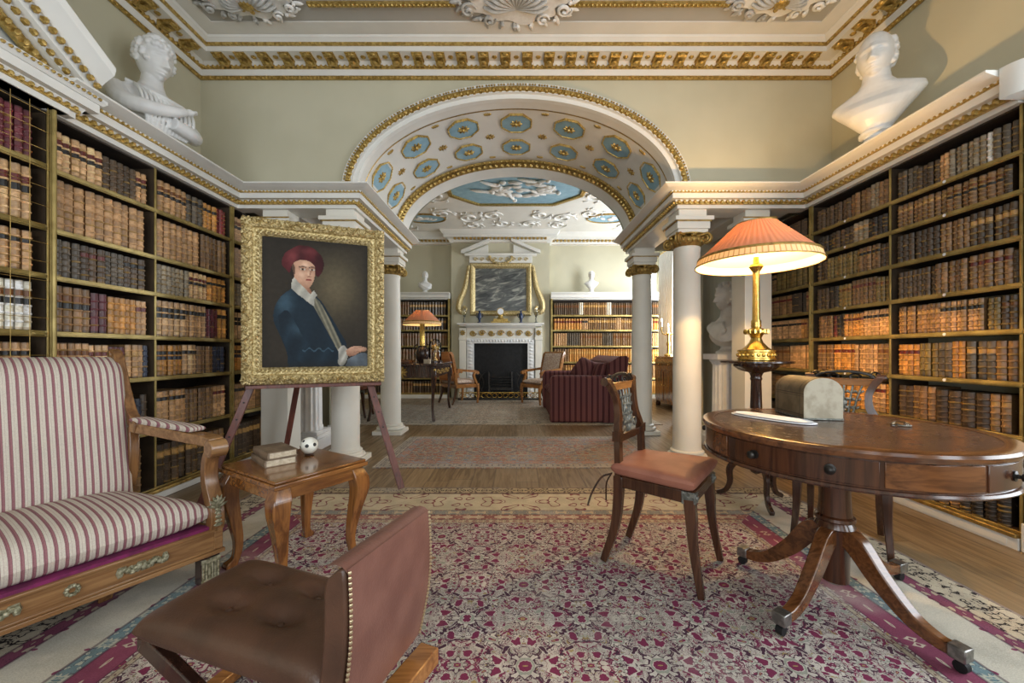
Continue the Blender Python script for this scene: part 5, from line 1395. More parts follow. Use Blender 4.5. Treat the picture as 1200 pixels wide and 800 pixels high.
def shade_parts(t, r0, r1, z0, z1, band):
    b = MB(); zb = z0+band; rb = r0+(r1-r0)*band/(z1-z0)*.4
    b.lathe([(rb, zb), (r1, z1)], n=72, caps=False); sh = b.build('lamp_shade', M['shade'], t, smooth=180)
    b = MB(); b.lathe([(rb-.004, zb), (r1-.004, z1)], n=48, caps=False); b.lathe([(r0-.004, z0), (rb-.004, zb)], n=48, caps=False); b.build('shade_lining', M['lining'], sh, smooth=180, label='pale lining')
    b = MB(); b.lathe([(r0, z0), (rb, zb)], n=72, caps=False); b.build('frill', M['frill'], sh, smooth=180, label='cream pleated frill')
    b = MB(); b.lathe([(rb+.003, zb-.008), (rb+.006, zb), (rb+.001, zb+.010)], n=72, caps=False); b.lathe([(r1-.002, z1-.006), (r1+.002, z1-.006), (r1+.002, z1+.004), (r1-.002, z1+.004)], n=48, caps=False); b.lathe([(r0-.003, z0-.004), (r0+.003, z0-.004), (r0+.003, z0+.004), (r0-.003, z0+.004)], n=72, caps=False)
    b.build('braid', M['gold_d'], sh, label='dull gold braid')
    b = MB(); 
    for k in range(3):
        a = k*2*PI/3; b.tube([(0,0,z1-.03), (r1*math.cos(a), r1*math.sin(a), z1-.003)], .003, 5)
    b.build('shade_carrier', M['brass'], sh)
LX, LY = 1.737, 2.886
tq = thing('torchere', 'dark tripod candle stand carrying the big brass lamp', 'stand', (LX, LY, .0105))
b = MB(); b.lathe([(.0001,1.0),(.225,1.005),(.235,1.012),(.235,1.022),(.215,1.026),(.0001,1.026)], n=40, caps=False); b.build('top', M['darkwood'], tq)
b = MB(); b.lathe([(.15,1.003),(.148,.985),(.11,.955),(.05,.94),(.042,.93),(.035,.91),(.040,.895),(.034,.88),(.038,.72),(.044,.56),(.050,.47),(.036,.45),(.052,.43),(.058,.40),(.040,.375),(.05,.35),(.055,.27),(.035,.22),(.0001,.20)], n=28, flute=0); b.build('stem', M['darkwood'], tq)
for k in range(3):
    a = math.radians(-100+120*k); d = Vector((math.cos(a), math.sin(a), 0)); z = Vector((0,0,1)); sd = Vector((-d.y, d.x, 0))
    P = catmull([d*.03+z*.33, d*.10+z*.31, d*.17+z*.22, d*.17+z*.12, d*.20+z*.05, d*.26+z*.016], 6); b = MB(); b.bar(P, sd, lerpl([.034,.03,.026,.03], len(P)), lerpl([.06,.05,.036,.03], len(P))); b.build('leg', M['darkwood'], tq, bevel=.005)
lamp = thing('table_lamp', 'tall brass column lamp with wide salmon shade on the dark stand', 'lamp', (LX, LY, 1.0375))
b = MB(); b.lathe([(.115,0),(.122,.006),(.122,.016),(.116,.020),(.116,.058),(.122,.064),(.122,.074),(.10,.080)], n=40)
for k in range(22): a = 2*PI*k/22; b.ell((.117*math.cos(a), .117*math.sin(a), .039), (.012,.012,.014), 8, 6)
b.build('foot', M['brass'], lamp)
b = MB(); b.lathe([(.095,.078),(.075,.095),(.045,.13),(.034,.16),(.045,.185),(.075,.20),(.078,.215),(.052,.225),(.030,.235),(.034,.25),(.030,.27)], n=36)
for k in range(14): a = 2*PI*k/14; b.ell((.07*math.cos(a), .07*math.sin(a), .207), (.014,.014,.02), 6, 4)
b.build('vase', M['brass'], lamp)
b = MB(); b.lathe([(.033,.265),(.033,.285),(.026,.295),(.022,.62),(.022,.64),(.034,.655),(.046,.675),(.040,.69),(.020,.70),(.016,.75)], n=30, flute=0); b.build('column', M['brass'], lamp)
shade_parts(lamp, .405, .135, .69, .985, .055)
b = MB(); b.ell((0,0,.82), (.028,.028,.045), 14, 10); b.lathe([(.014,.745),(.016,.785)], n=12); b.build('bulb', M['bulb'], lamp)

# ------------------------------------------------------------------ portrait on its easel
fa = math.atan2(.37, .889); FC = ((-1.062-1.951)/2, (3.2+2.83)/2); FW, FH, FZ = .963, 1.20, .862
pt = thing('framed_portrait', 'framed portrait of a man in dark red cap and blue coat, on the easel', 'painting', (FC[0], FC[1], FZ), fa)
bw = .125
def frame_loft(b, prof, w=FW, h=FH):
    """prof: (inset from the outer edge, depth towards the viewer)"""
    P = []
    for (i, d) in prof: P.append([(-w/2+i, -d, i), (w/2-i, -d, i), (w/2-i, -d, h-i), (-w/2+i, -d, h-i)])
    for a, c in zip(P, P[1:]):
        for k in range(4): b.poly([a[k], a[(k+1)%4], c[(k+1)%4], c[k]])
b = MB(); frame_loft(b, [(.02,-.03),(.0,-.03),(0,.012),(.012,.030),(.05,.042),(.066,.030),(.074,.018),(.090,.020),(.108,.014),(.118,.004),(bw,-.004),(bw,-.03)])
fr_ = b.build('frame', M['gilt_frame'], pt, smooth=30, label='carved pale gilt frame')
r = random.Random(3); b = MB()
def along(b, i, step, fn):
    for (x0, z0, x1, z1) in ((-FW/2+i, i, FW/2-i, i), (FW/2-i, i, FW/2-i, FH-i), (FW/2-i, FH-i, -FW/2+i, FH-i), (-FW/2+i, FH-i, -FW/2+i, i)):
        L = math.hypot(x1-x0, z1-z0); n_ = int(L/step); d = Vector(((x1-x0)/L, 0, (z1-z0)/L)); u = Vector((-d.z, 0, d.x))
        for k in range(n_): fn(b, Vector((x0, 0, z0))+d*((k+.5)*L/n_), d, u, k)
def leafy(b, p, d, u, k):
    a = r.uniform(.5, 1.1)*(1 if k % 2 else -1); dd = d*math.cos(a)+u*math.sin(a); uu = u*math.cos(a)-d*math.sin(a)
    b.egg(tuple(p+u*r.uniform(-.008,.008)+Vector((0,-.034,0))), (0,-1,0), tuple(dd), tuple(uu), r.uniform(.018,.034), .030, .012)
    if k % 2 == 0: b.egg(tuple(p-u*.022+Vector((0,-.026,0))), (0,-1,0), tuple(dd), tuple(uu), .024, .016, .012)
    else: b.egg(tuple(p+u*.024+Vector((0,-.03,0))), (0,-1,0), tuple(uu), tuple(dd), .014, .014, .008)
along(b, .034, .034, leafy)
along(b, .096, .030, lambda b, p, d, u, k: b.egg(tuple(p+Vector((0,-.016,0))), (0,-1,0), tuple((d+u*.7).normalized()), tuple((u-d*.7).normalized()), .018, .019, .008))
along(b, .006, .022, lambda b, p, d, u, k: b.egg(tuple(p+Vector((0,-.012,0))), (0,-1,0), tuple(d), tuple(u), .012, .010, .008))
for sx in (-1, 1):
    for z0 in (.034, FH-.034):
        for k in range(6): a = k*PI/3; b.egg((sx*(FW/2-.034)+.02*math.cos(a), -.035, z0+.02*math.sin(a)), (0,-1,0), (math.cos(a),0,math.sin(a)), (-math.sin(a),0,math.cos(a)), .02, .022, .012)
b.build('carving', M['gilt_frame'], fr_, smooth=35)
# the picture: man in a cap turned to the right
NU, NV = 150, 200
cw, chh = FW-2*bw, FH-2*bw
def inpoly(u, v, P):
    c = False; j = len(P)-1
    for i in range(len(P)):
        if (P[i][1] > v) != (P[j][1] > v) and u < (P[j][0]-P[i][0])*(v-P[i][1])/(P[j][1]-P[i][1])+P[i][0]: c = not c
        j = i
    return c
def smooth_poly(P): return [(p.x, p.y) for p in catmull([(a, q, 0) for a, q in P]+[(P[0][0], P[0][1], 0)], 5)]
coat = smooth_poly([(.26,.39),(.17,.45),(.11,.54),(.10,.64),(.16,.76),(.22,.89),(.26,1.03),(.50,1.05),(.72,1.03),(.74,.93),(.79,.83),(.72,.72),(.62,.58),(.52,.46),(.42,.42)])
shirt = [(.265,.32),(.285,.30),(.33,.34),(.39,.385),(.435,.425),(.47,.395),(.50,.43),(.475,.46),(.47,.52),(.43,.50),(.36,.455),(.30,.42),(.26,.385)]
vest = smooth_poly([(.44,.48),(.50,.46),(.58,.56),(.68,.72),(.75,.86),(.71,.88),(.62,.75),(.52,.60)])
cap = smooth_poly([(.215,.245),(.172,.20),(.20,.12),(.25,.085),(.34,.045),(.45,.055),(.53,.105),(.565,.17),(.55,.24),(.505,.285),(.478,.25),(.474,.20),(.42,.165),(.345,.16),(.285,.185),(.258,.225),(.245,.265)])
face = smooth_poly([(.262,.21),(.30,.145),(.40,.125),(.468,.165),(.482,.22),(.476,.29),(.452,.345),(.42,.375),(.375,.365),(.32,.32),(.28,.27)])
neck = smooth_poly([(.28,.26),(.34,.31),(.42,.37),(.45,.42),(.40,.41),(.30,.35)])
cuff = smooth_poly([(.70,.86),(.76,.83),(.80,.88),(.79,.95),(.74,1.0),(.70,.97),(.71,.92)])
hand = smooth_poly([(.78,.87),(.84,.84),(.92,.835),(.99,.85),(.985,.875),(.92,.885),(.87,.91),(.80,.915)])
papr = smooth_poly([(.80,.94),(.90,.90),(.97,.89),(1.02,.93),(1.02,1.05),(.78,1.05)])
sleeve = smooth_poly([(.14,.60),(.22,.56),(.30,.66),(.40,.80),(.56,.86),(.70,.86),(.71,.97),(.55,1.0),(.38,.98),(.25,.90),(.17,.76)])
def mixc(a, c, t): t = max(0, min(1, t)); return tuple(x+(y-x)*t for x, y in zip(a, c))
L_ = {k: lin(v) for k, v in dict(bg='#332d25', bg2='#645a45', bgd='#211e1a', coat='#20323f', coat2='#3f5868', coatd='#141e27', cap='#5c2428', cap2='#7a3b3d', capd='#2f1417', skin='#c79c82', skin2='#e0bda3', skind='#8a604c', lip='#a3584e', eye='#2c201b', shirt='#c9c4b6', shirtd='#8e8c84', vest='#8b8672', vestd='#5c5a4e', cuff='#b9b6ac', papr='#8d98a3').items()}
rr = random.Random(9); ph = [rr.uniform(0, 6.28) for _ in range(8)]
def wob(u, v): return .5+.5*math.sin(9*u+4*v+ph[0])*math.sin(7*v-5*u+ph[1])
def pic(u, v):
    c = mixc(L_['bgd'], L_['bg'], .5+.5*wob(u, v))
    g = math.exp(-((u-.68)/.22)**2-((v-.36)/.22)**2); c = mixc(c, L_['bg2'], g*.95)
    if inpoly(u, v, papr): c = mixc(L_['papr'], L_['coatd'], .35+.35*wob(u*3, v*3))
    if inpoly(u, v, coat):
        t = .35+.5*math.sin(22*u-14*v+2*math.sin(9*v))*.5
        c = mixc(L_['coat'], L_['coatd'], .45+.4*t)
        e = math.exp(-((u-.20)/.07)**2-((v-.50)/.09)**2); c = mixc(c, L_['coat2'], e*.8)
        if inpoly(u, v, sleeve): c = mixc(L_['coat'], L_['coatd'], .2+.6*abs(math.sin(15*u+8*v))); c = mixc(c, L_['coat2'], .6*math.exp(-((u-.36)/.10)**2-((v-.70)/.05)**2))
        if .36 < u < .66 and abs(v-.865-.012*math.sin(70*u)) < .006: c = mixc(c, L_['coat2'], .7)
    if inpoly(u, v, neck): c = mixc(L_['skin'], L_['skind'], (u-.30)/.14)
    if inpoly(u, v, vest): c = mixc(L_['vest'], L_['vestd'], abs(math.sin(70*(u-.55*v))))
    if inpoly(u, v, shirt): c = mixc(L_['shirt'], L_['shirtd'], .2+.6*abs(math.sin(26*u+17*v)))
    if inpoly(u, v, cuff): c = mixc(L_['cuff'], L_['shirtd'], abs(math.sin(40*u+25*v)))
    if inpoly(u, v, hand): c = mixc(L_['skin'], L_['skind'], (v-.845)/.075); c = mixc(c, L_['skind'], .5*(abs(math.sin(95*v+10*u)) > .9 and u > .86))
    if inpoly(u, v, face):
        sh = max(0, (.31-u)/.06)*.7 + max(0, (v-.31)/.06)*.5 + max(0, (u-.455)/.03)*.35
        c = mixc(L_['skin'], L_['skind'], sh); c = mixc(c, L_['skin2'], .9*math.exp(-((u-.39)/.035)**2-((v-.20)/.02)**2) + .6*math.exp(-((u-.355)/.03)**2-((v-.275)/.03)**2))
        for ex in (.365, .452):
            d = ((u-ex)/.027)**2+((v-.232)/.009)**2; c = mixc(c, L_['skind'], .8*math.exp(-((u-ex)/.04)**2-((v-.228)/.02)**2))
            if d < 1: c = L_['eye'] if abs(u-ex) < .011 else mixc(L_['shirt'], L_['skind'], .3)
            if abs(v-(.210+.15*abs(u-ex)))< .0045 and abs(u-ex) < .035: c = mixc(c, L_['eye'], .75)
        if abs(u-(.432-.02*(v-.27)/.06)) < .006 and .225 < v < .285: c = mixc(c, L_['skind'], .65)
        c = mixc(c, L_['skin2'], .8*math.exp(-((u-.418)/.009)**2-((v-.265)/.026)**2))
        if ((u-.425)/.026)**2+((v-.288)/.006)**2 < 1: c = mixc(c, L_['skind'], .7)
        if ((u-.42)/.030)**2+((v-.313)/.008)**2 < 1: c = L_['lip']
        if abs(v-.313) < .0022 and abs(u-.42) < .028: c = mixc(L_['lip'], L_['eye'], .6)
    if ((u-.272)/.022)**2+((v-.245)/.055)**2 < 1: c = mixc(c, L_['eye'], .8)
    if inpoly(u, v, cap):
        t = .5+.5*math.sin(34*u+20*v); c = mixc(L_['cap'], L_['capd'], .25+.5*t*(u > .3)); c = mixc(c, L_['cap2'], .8*math.exp(-((u-.27)/.05)**2-((v-.14)/.06)**2) + .5*math.exp(-((u-.42)/.08)**2-((v-.09)/.025)**2)); c = mixc(c, L_['capd'], max(0, (u-.48)/.08)*.9)
    e = min(u, 1-u, v, 1-v); c = mixc(L_['bgd'], c, .45+.55*min(1, e/.06))
    return c
b = MB()
for j in range(NV):
    for i in range(NU):
        pass
idx = [[b.P((-cw/2+cw*i/NU, .002, bw+chh*(1-j/NV))) for i in range(NU+1)] for j in range(NV+1)]
for j in range(NV):
    for i in range(NU):
        b.col = pic((i+.5)/NU, (j+.5)/NV); b.face((idx[j][i], idx[j+1][i], idx[j+1][i+1], idx[j][i+1]))
me = b.mesh('canvas', smooth=0, flip=False); me.materials.append(M['paint']); link('canvas', me, pt, label='dark oil portrait of a man in a red cap')
b = MB(); b.box(-FW/2+.03, FW/2-.03, .006, .028, .03, FH-.03); b.build('back_board', M['darkwood'], pt)
es = thing('easel', 'red brown wooden easel with three legs holding the framed portrait', 'easel', (FC[0]-.02, FC[1]+.10, 0))
EO = Vector((FC[0]-.02, FC[1]+.10, 0)); q = Vector((-math.sin(fa), math.cos(fa), 0)); ax = Vector((math.cos(fa), math.sin(fa), 0)); z = Vector((0,0,1))
foc = Vector((FC[0], FC[1], 0))
def edge(p0, p1, w, t, nm):
    b = MB(); b.bar([tuple(Vector(p0)-EO), tuple(Vector(p1)-EO)], ax, w, t); return b.build(nm, M['easel'], es, bevel=.003)
fl_, fr2 = Vector((-2.20, 2.76, .006)), Vector((-.898, 3.12, .030))
top = foc + q*.34
edge(fl_, top - ax*.06 + z*2.0, .05, .025, 'leg'); edge(fr2, top + ax*.06 + z*2.0, .05, .025, 'leg')
edge(Vector((-2.13, 3.62, .008)), top + q*.03 + z*1.9, .045, .025, 'leg')
edge(foc + q*.155 - ax*.38 + z*1.02, foc + q*.155 + ax*.38 + z*1.02, .05, .022, 'crossbar')
b = MB(); b.bar([tuple(foc-ax*.46+z*.845+q*.045-EO), tuple(foc+ax*.46+z*.845+q*.045-EO)], z, .026, .10); b.build('ledge', M['easel'], es, bevel=.003)
for s in (-1, 1):
    P0 = (fl_ if s < 0 else fr2); P1 = top + ax*(s*.06)+z*2.0
    for f in (.30, .36, .24):
        c = P0.lerp(P1, f) - q*.014 - EO; b = MB(); b.tube([tuple(c), tuple(c-q*.006)], .006, 8); b.build('peg_hole', M['hole'], es)
# ------------------------------------------------------------------ busts
def head_point(az, el):
    """a point of a carved head round its own middle, facing -y"""
    x, y, z = math.sin(az)*math.cos(el), -math.cos(az)*math.cos(el), math.sin(el)
    lo = max(0.0, -z); up = max(0.0, z)
    px, py, pz = .074*x*(1-.30*lo**1.6+.04*up), .096*y, .118*z
    if y > 0: py *= 1-.42*lo; py += .012*up
    else: py *= .90+.06*lo
    g = lambda X, Z, sx, sz: math.exp(-((px-X)/sx)**2/2-((pz-Z)/sz)**2/2)
    if y < .25:
        f = 0.0
        if -.060 < pz < .040:                      # nose
            t = min(1, max(0, (.018-pz)/.054)); fall = 1 if pz > -.036 else max(0, 1-(-.036-pz)/.012)
            f += (.003+.024*t)*fall*math.exp(-(px/(.0075+.0055*t))**2/2)
        for s_ in (-1, 1):
            f += -.012*g(s_*.029, .004, .013, .0085) + .0085*g(s_*.029, .002, .0095, .0055) + .005*g(s_*.028, .020, .018, .006) + .004*g(s_*.038, -.032, .016, .016) + .006*g(s_*.012, -.040, .006, .006)
        f += .006*g(0, .020, .014, .008) + .007*g(0, -.066, .024, .018) + .005*g(0, -.0585, .015, .0038) - .006*g(0, -.0655, .018, .0022) + .0055*g(0, -.0715, .013, .0040) - .005*g(0, -.081, .018, .0045) + .010*g(0, -.097, .018, .012)
        py -= 1.3*f*min(1, max(0, (.25-y)/.5))
    return Vector((px, py, pz))
def bust_mesh(kind, seed):
    r = random.Random(seed); b = MB(); hz = .50
    E = lambda c, q, rot=None, nu=20, nv=12: b.ell((c[0], c[1], c[2]+hz), q, nu, nv, rot)
    tilt = {'woman': .20, 'man': .10}.get(kind, .05); ct_h, st_h = math.cos(tilt), math.sin(tilt)
    def HP(p): return (p[0], p[1]*ct_h-p[2]*st_h + .012, hz-.036+p[2]*ct_h+p[1]*st_h)
    nu, nv = 128, 100; rings = []
    for j in range(1, nv):
        el = -PI/2+PI*j/nv; rings.append([HP(head_point(-PI+2*PI*k/nu, el)) for k in range(nu)])
    b.loft(rings)
    for s in (-1, 1): p = HP((s*.0735, .014, -.016)); b.ell(p, (.009,.019,.030), 14, 10, Euler((.2,0,0)))
    def curls(n, emin, emax, q, keep):
        k = 0
        while k < n:
            a, e = r.uniform(-PI, PI), r.uniform(emin, emax); p = head_point(a, e)
            d = Vector((p.x/.074, p.y/.096, p.z/.118))
            if not keep(d): continue
            b.ell(HP(p*1.02), (q, q, q*.9), 10, 8); k += 1
    if kind == 'woman':
        curls(110, -.20, 1.5, .015, lambda d: d.y > -.50 or d.z > .52)
        for k in range(13): p = head_point(-1.1+2.2*k/12, .50+.10*(k % 2)); b.ell(HP(p*1.04), (.015,.015,.014), 10, 8)
        for k in range(26): p = HP((r.uniform(-.035,.035), .095+r.uniform(-.03,.03), .060+r.uniform(-.03,.03))); b.ell(p, (.018,.018,.016), 10, 8)
    elif kind == 'man': curls(90, -.55, .60, .015, lambda d: d.y > -.05 and abs(d.x)*.8+d.y > .40)
    else: curls(150, -.50, 1.5, .013, lambda d: d.y > -.34 or d.z > .62)
    if kind == 'man': T_ = ((-.06,.050,.054,.018),(-.11,.053,.056,.022),(-.155,.060,.058,.028),(-.185,.085,.062,.032),(-.205,.135,.066,.036),(-.225,.180,.070,.038),(-.250,.186,.076,.036),(-.285,.160,.088,.026),(-.325,.125,.088,.016),(-.365,.092,.072,.012),(-.40,.062,.05,.015))
    else: T_ = ((-.06,.046,.050,.018),(-.11,.049,.052,.024),(-.16,.054,.056,.030),(-.195,.075,.060,.034),(-.218,.118,.066,.036),(-.240,.165,.074,.036),(-.275,.185,.086,.030),(-.315,.180,.100,.020),(-.355,.155,.104,.012),(-.395,.120,.092,.010),(-.43,.080,.066,.014))
    if kind == 'woman': T_ = tuple((z, w*(.88 if z > -.2 else .93), d*(.88 if z > -.2 else 1), y) for z, w, d, y in T_)
    b.loft([[(w*math.copysign(abs(math.cos(2*PI*k/36))**.9, math.cos(2*PI*k/36)), y+d*math.sin(2*PI*k/36), hz+z) for k in range(36)] for z, w, d, y in T_])
    if kind == 'woman':
        b.tube(catmull([(-.155,.035,.225),(-.175,-.04,.15),(-.11,-.11,.135),(-.01,-.135,.165),(.055,-.125,.20)], 5), lerpl([.046,.042,.034,.027,.022], 21), 16)
        b.tube(catmull([(.155,.03,.215),(.165,-.04,.13),(.10,-.105,.105),(.0,-.12,.11)], 5), lerpl([.046,.042,.036,.032], 16), 16)
        b.ell((.080,-.124,.212), (.028,.017,.018), 14, 10, Euler((0,-.5,0)))
        for k in range(4): b.tube([(.092+.003*k,-.136+.010*k,.218), (.112+.003*k,-.131+.010*k,.232), (.126,-.118+.010*k,.226)], [.0075,.007,.0055], 8)
        for k in range(12):
            x = -.12+.022*k; b.tube(catmull([(x,-.035,.262),(x*1.05,-.085,.21),(x*.95,-.100,.12),(x*.75,-.075,.06)], 4), .008, 8)
        for k in range(6): b.tube(catmull([(-.14+.012*k,.0,.275-.012*k),(-.03,-.078,.245-.016*k),(.10,-.060,.255-.02*k)], 4), .008, 8)
    elif kind == 'classic':
        for k in range(10):
            t_ = k/9
            b.tube(catmull([(-.165+.018*k,.01,.268+.006*t_),(-.12+.02*k,-.066,.215+.022*t_),(.0+.014*k,-.098,.14+.04*t_),(.09,-.088,.10+.09*t_),(.165,-.02,.12+.12*t_)], 5), lerpl([.010,.013,.013,.010], 21), 8)
    b.tube([(0,.018,.15), (0,.02,.05)], [.068,.05], 16)
    o = b.build('bust_raw', M['marble'], smooth=0)
    m = o.modifiers.new('r', 'REMESH'); m.mode = 'VOXEL'; m.voxel_size = .0038
    m2 = o.modifiers.new('s', 'SMOOTH'); m2.factor = .5; m2.iterations = 2
    bpy.context.view_layer.update()
    me = bpy.data.meshes.new_from_object(o.evaluated_get(bpy.context.evaluated_depsgraph_get()))
    old = o.data; bpy.data.objects.remove(o); bpy.data.meshes.remove(old)
    me.polygons.foreach_set('use_smooth', [True]*len(me.polygons))
    me.materials.clear(); me.materials.append(M['marble'])
    return me
BM = {k: bust_mesh(k, i+4) for i, k in enumerate(('woman', 'man', 'classic'))}
def bust(kind, label, loc, rz, sc, mat='marble', tilt=0.0):
    t = thing('bust', label, 'bust', loc, rz); t.scale = (sc,)*3
    me = BM[kind]
    if mat != 'marble': me = me.copy(); me.materials.clear(); me.materials.append(M[mat])
    link('figure', me, t)
    b = MB(); b.lathe([(.085,0),(.085,.018),(.078,.024),(.058,.032),(.048,.05),(.05,.062),(.07,.07),(.07,.082),(.045,.09)], (0,.02,0), 28); b.build('socle', M[mat], t)
    return t
bust('woman', 'white marble bust of a curly haired woman with folded arms, on the left bookcase', (-2.74, 3.03, ZC), math.radians(76), 1.42)
bust('man', 'white marble bust of a balding man with side curls, on the right bookcase', (2.74, 3.04, ZC), math.radians(-50), 1.50)
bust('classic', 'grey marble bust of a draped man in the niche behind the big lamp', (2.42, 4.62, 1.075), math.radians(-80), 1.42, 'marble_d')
bust('classic', 'small white bust on the far left bookcase above the lit lamp', (-2.16, 9.45, 2.50), math.radians(15), .86)
bust('man', 'small white bust on the far right bookcase above the red sofa', (1.78, 9.45, 2.50), math.radians(-10), .90)
def pedestal(label, loc):
    t = thing('pedestal', label, 'pedestal', loc)
    b = MB(); b.box(-.21,.21,-.21,.21,0,.12); b.box(-.19,.19,-.19,.19,.12,.16); b.box(-.175,.175,-.175,.175,.16,.20); b.build('base', M['marble'], t, bevel=.006)
    b = MB(); b.lathe([(.150,.20),(.150,.24),(.140,.25),(.132,.95),(.140,.955),(.15,.985)], n=96, flute=16, fl=.10); b.build('shaft', M['marble'], t, smooth=50)
    b = MB(); b.lathe([(.15,.98),(.165,.995),(.165,1.01)], n=32); b.box(-.175,.175,-.175,.175,1.01,1.075); b.build('top', M['marble'], t, bevel=.005)
pedestal('white fluted pedestal behind the portrait, between pier and column', (-2.40, 4.62, 0))
pedestal('white fluted pedestal in the niche carrying the grey marble bust', (2.42, 4.62, 0))

# ------------------------------------------------------------------ chimneypiece and overmantel
FXc, FYc = -.37, 9.55
fp_ = thing('chimneypiece', 'white marble chimneypiece with gilt scrolled frieze and black grate', 'fireplace', (FXc, FYc, 0))
b = MB(); b.box(-.64,.64,-.02,.0,0,1.30); b.build('fireback', M['iron'], fp_, smooth=0, label='black iron fireplace opening')
for s in (-1, 1):
    b = MB(); X0, X1 = sorted((s*.64, s*.80)); b.box(X0, X1, -.09, 0, 0, 1.42)
    for k in range(16): b.egg((s*.72, -.091, .1+.08*k), (0,-1,0), (1,0,0), (0,0,1), .018, .05, .03)
    b.build('jamb', M['marble'], fp_, bevel=.004)
    b = MB(); X0, X1 = sorted((s*.82, s*.98)); b.box(X0, X1, -.11, 0, 0, 1.40); b.box(X0-.02, X1+.02, -.13, 0, 0, .14); b.box(X0-.015, X1+.015, -.13, 0, 1.38, 1.44); b.box(X0+.0, X1-.0, -.12, 0, 1.44, 1.66)
    b.build('pilaster', M['stone'], fp_, bevel=.004)
    b = MB(); c = ((X0+X1)/2, -.122, 1.55)
    for k in range(8): a = k*PI/4; b.egg((c[0]+.04*math.cos(a), c[1], c[2]+.04*math.sin(a)), (0,-1,0), (math.cos(a),0,math.sin(a)), (-math.sin(a),0,math.cos(a)), .02, .034, .018)
    b.build('rosette', M['gold_d'], fp_, label='gilt rosette')
b = MB(); b.box(-.80,.80,-.10,0,1.30,1.42)
for k in range(22): b.egg((-.74+1.48*k/21, -.10, 1.36), (0,-1,0), (1,0,0), (0,0,1), .02, .03, .03)
b.build('lintel', M['marble'], fp_, bevel=.004)
b = MB(); b.box(-.80,.80,-.085,0,1.42,1.66); b.build('frieze', M['stone'], fp_)
b = MB()
for k in range(7):
    x = -.66+.22*k; s = 1 if k % 2 else -1
    b.tube([(x+.085*(1-j/22)*math.cos(j*.45*s), -.092, 1.54+.075*(1-j/22)*math.sin(j*.45*s)) for j in range(20)], lerpl([.010,.02,.016], 20), 6)
    for j in range(5): a = j*1.25; b.egg((x+.03*math.cos(a), -.09, 1.54+.03*math.sin(a)), (0,-1,0), (math.cos(a),0,math.sin(a)), (-math.sin(a),0,math.cos(a)), .02, .03, .016)
b.build('frieze_scroll', M['gold_d'], fp_, label='gilded running scroll')
b = MB(); b.sweep([(-.82,-.09),(.82,-.09)], [(-.09,1.66),(.03,1.66),(.06,1.70),(.14,1.72),(.14,1.755),(.17,1.775),(-.09,1.775)]); b.box(-1.02, 1.02, -.24, 0, 1.735, 1.775); b.box(-.97,.97,-.2,0,1.70,1.735); b.build('mantel_shelf', M['white'], fp_, bevel=.004)
b = MB()
for k in range(5): b.tube([(-.26, -.17, .26+.06*k), (0, -.21, .26+.06*k), (.26, -.17, .26+.06*k)], .012, 6)
for s in (-1, 1):
    b.box(s*.27-.02, s*.27+.02, -.18, -.02, .1, .62); b.tube([(s*(.38+.14*math.cos(PI*k/12-PI/2)), -.12, .36-.24+.48*k/12) for k in range(13)], .014, 6); b.tube([(s*(.50-.10*math.cos(PI*k/12-PI/2)), -.12, .12+.48*k/12) for k in range(13)], .012, 6)
b.box(-.28,.28,-.16,-.02,.2,.24); b.build('grate', M['bronze'], fp_, label='dark fire basket with curved sides')
fe = thing('fender', 'low pierced brass fender in front of the black fireplace', 'fender', (FXc, 9.06, 0))
b = MB(); b.box(-.95,.95,-.06,-.0,0,.05); b.box(-.95,-.90,0,.26,0,.05); b.box(.90,.95,0,.26,0,.05); b.build('base', M['bronze'], fe, bevel=.004)
b = MB()
for k in range(15):
    x = -.86+1.72*k/14; b.tube([(x+.05*math.cos(a), -.03, .11+.05*math.sin(a)) for a in [j*.6 for j in range(11)]], .009, 5)
b.tube([(-.93,-.03,.175),(.93,-.03,.175)], .010, 6); b.build('pierced_gallery', M['brass'], fe)
ov = thing('overmantel', 'grey landscape painting in gilt frame under a broken white pediment', 'painting', (FXc, 9.55, 1.86))
b = MB(); b.m = Matrix.Translation((0, -.01, .10)); frame_loft(b, [(.0,-.02),(0,.04),(.03,.06),(.07,.05),(.10,.03),(.12,.01),(.12,-.01)], 1.46, 1.25); b.build('frame', M['gilt_frame'], ov, smooth=30)
m = Mat('dim grey landscape', .35); c = m.xyz(); n1 = m.noise(1.6, m.vec(c[0]*1.2+c[2]*.8, c[2]*5-c[0]*1.5, 0), 5, 1.5)
m.color(m.mix(n1.soft(.5,.66), m.mix(n1.soft(.3,.5), (.035,.038,.04), (.10,.105,.10)), (.36,.36,.31)))
b = MB(); b.box(-.62,.62,-.015,-.005,.21,1.24); b.build('canvas', m.m, ov, smooth=0, label='dark grey stormy landscape')
b = MB(); b.box(-.86,.86,-.09,0,1.52,1.58); b.box(-.75,.75,-.05,0,1.36,1.52)
for s in (-1, 1):
    p = [(s*.90,1.58),(s*.25,1.86),(s*.25,1.93),(s*.94,1.645),(s*.94,1.58)]
    b.prism(p, .14, lambda x, z, h: (x, -h, z)); b.prism([(s*.84,1.58),(s*.30,1.80),(s*.30,1.58)], .04, lambda x, z, h: (x, -h, z))
b.build('pediment', M['white'], ov, bevel=.004)
b = MB()
for k in range(9):
    x = -.60+1.2*k/8; b.tube([(x+.05*(1-j/16)*math.cos(j*.5), -.06, 1.44+.045*(1-j/16)*math.sin(j*.5)) for j in range(14)], .014, 5)
for k in range(12): a = PI*k/11; b.egg((.26*math.cos(a), -.06, 1.50-.16*math.sin(a)), (0,-1,0), (1,0,0), (0,0,1), .04, .04, .04)
b.build('festoon', M['gilt_frame'], ov, label='gilt carved festoon')
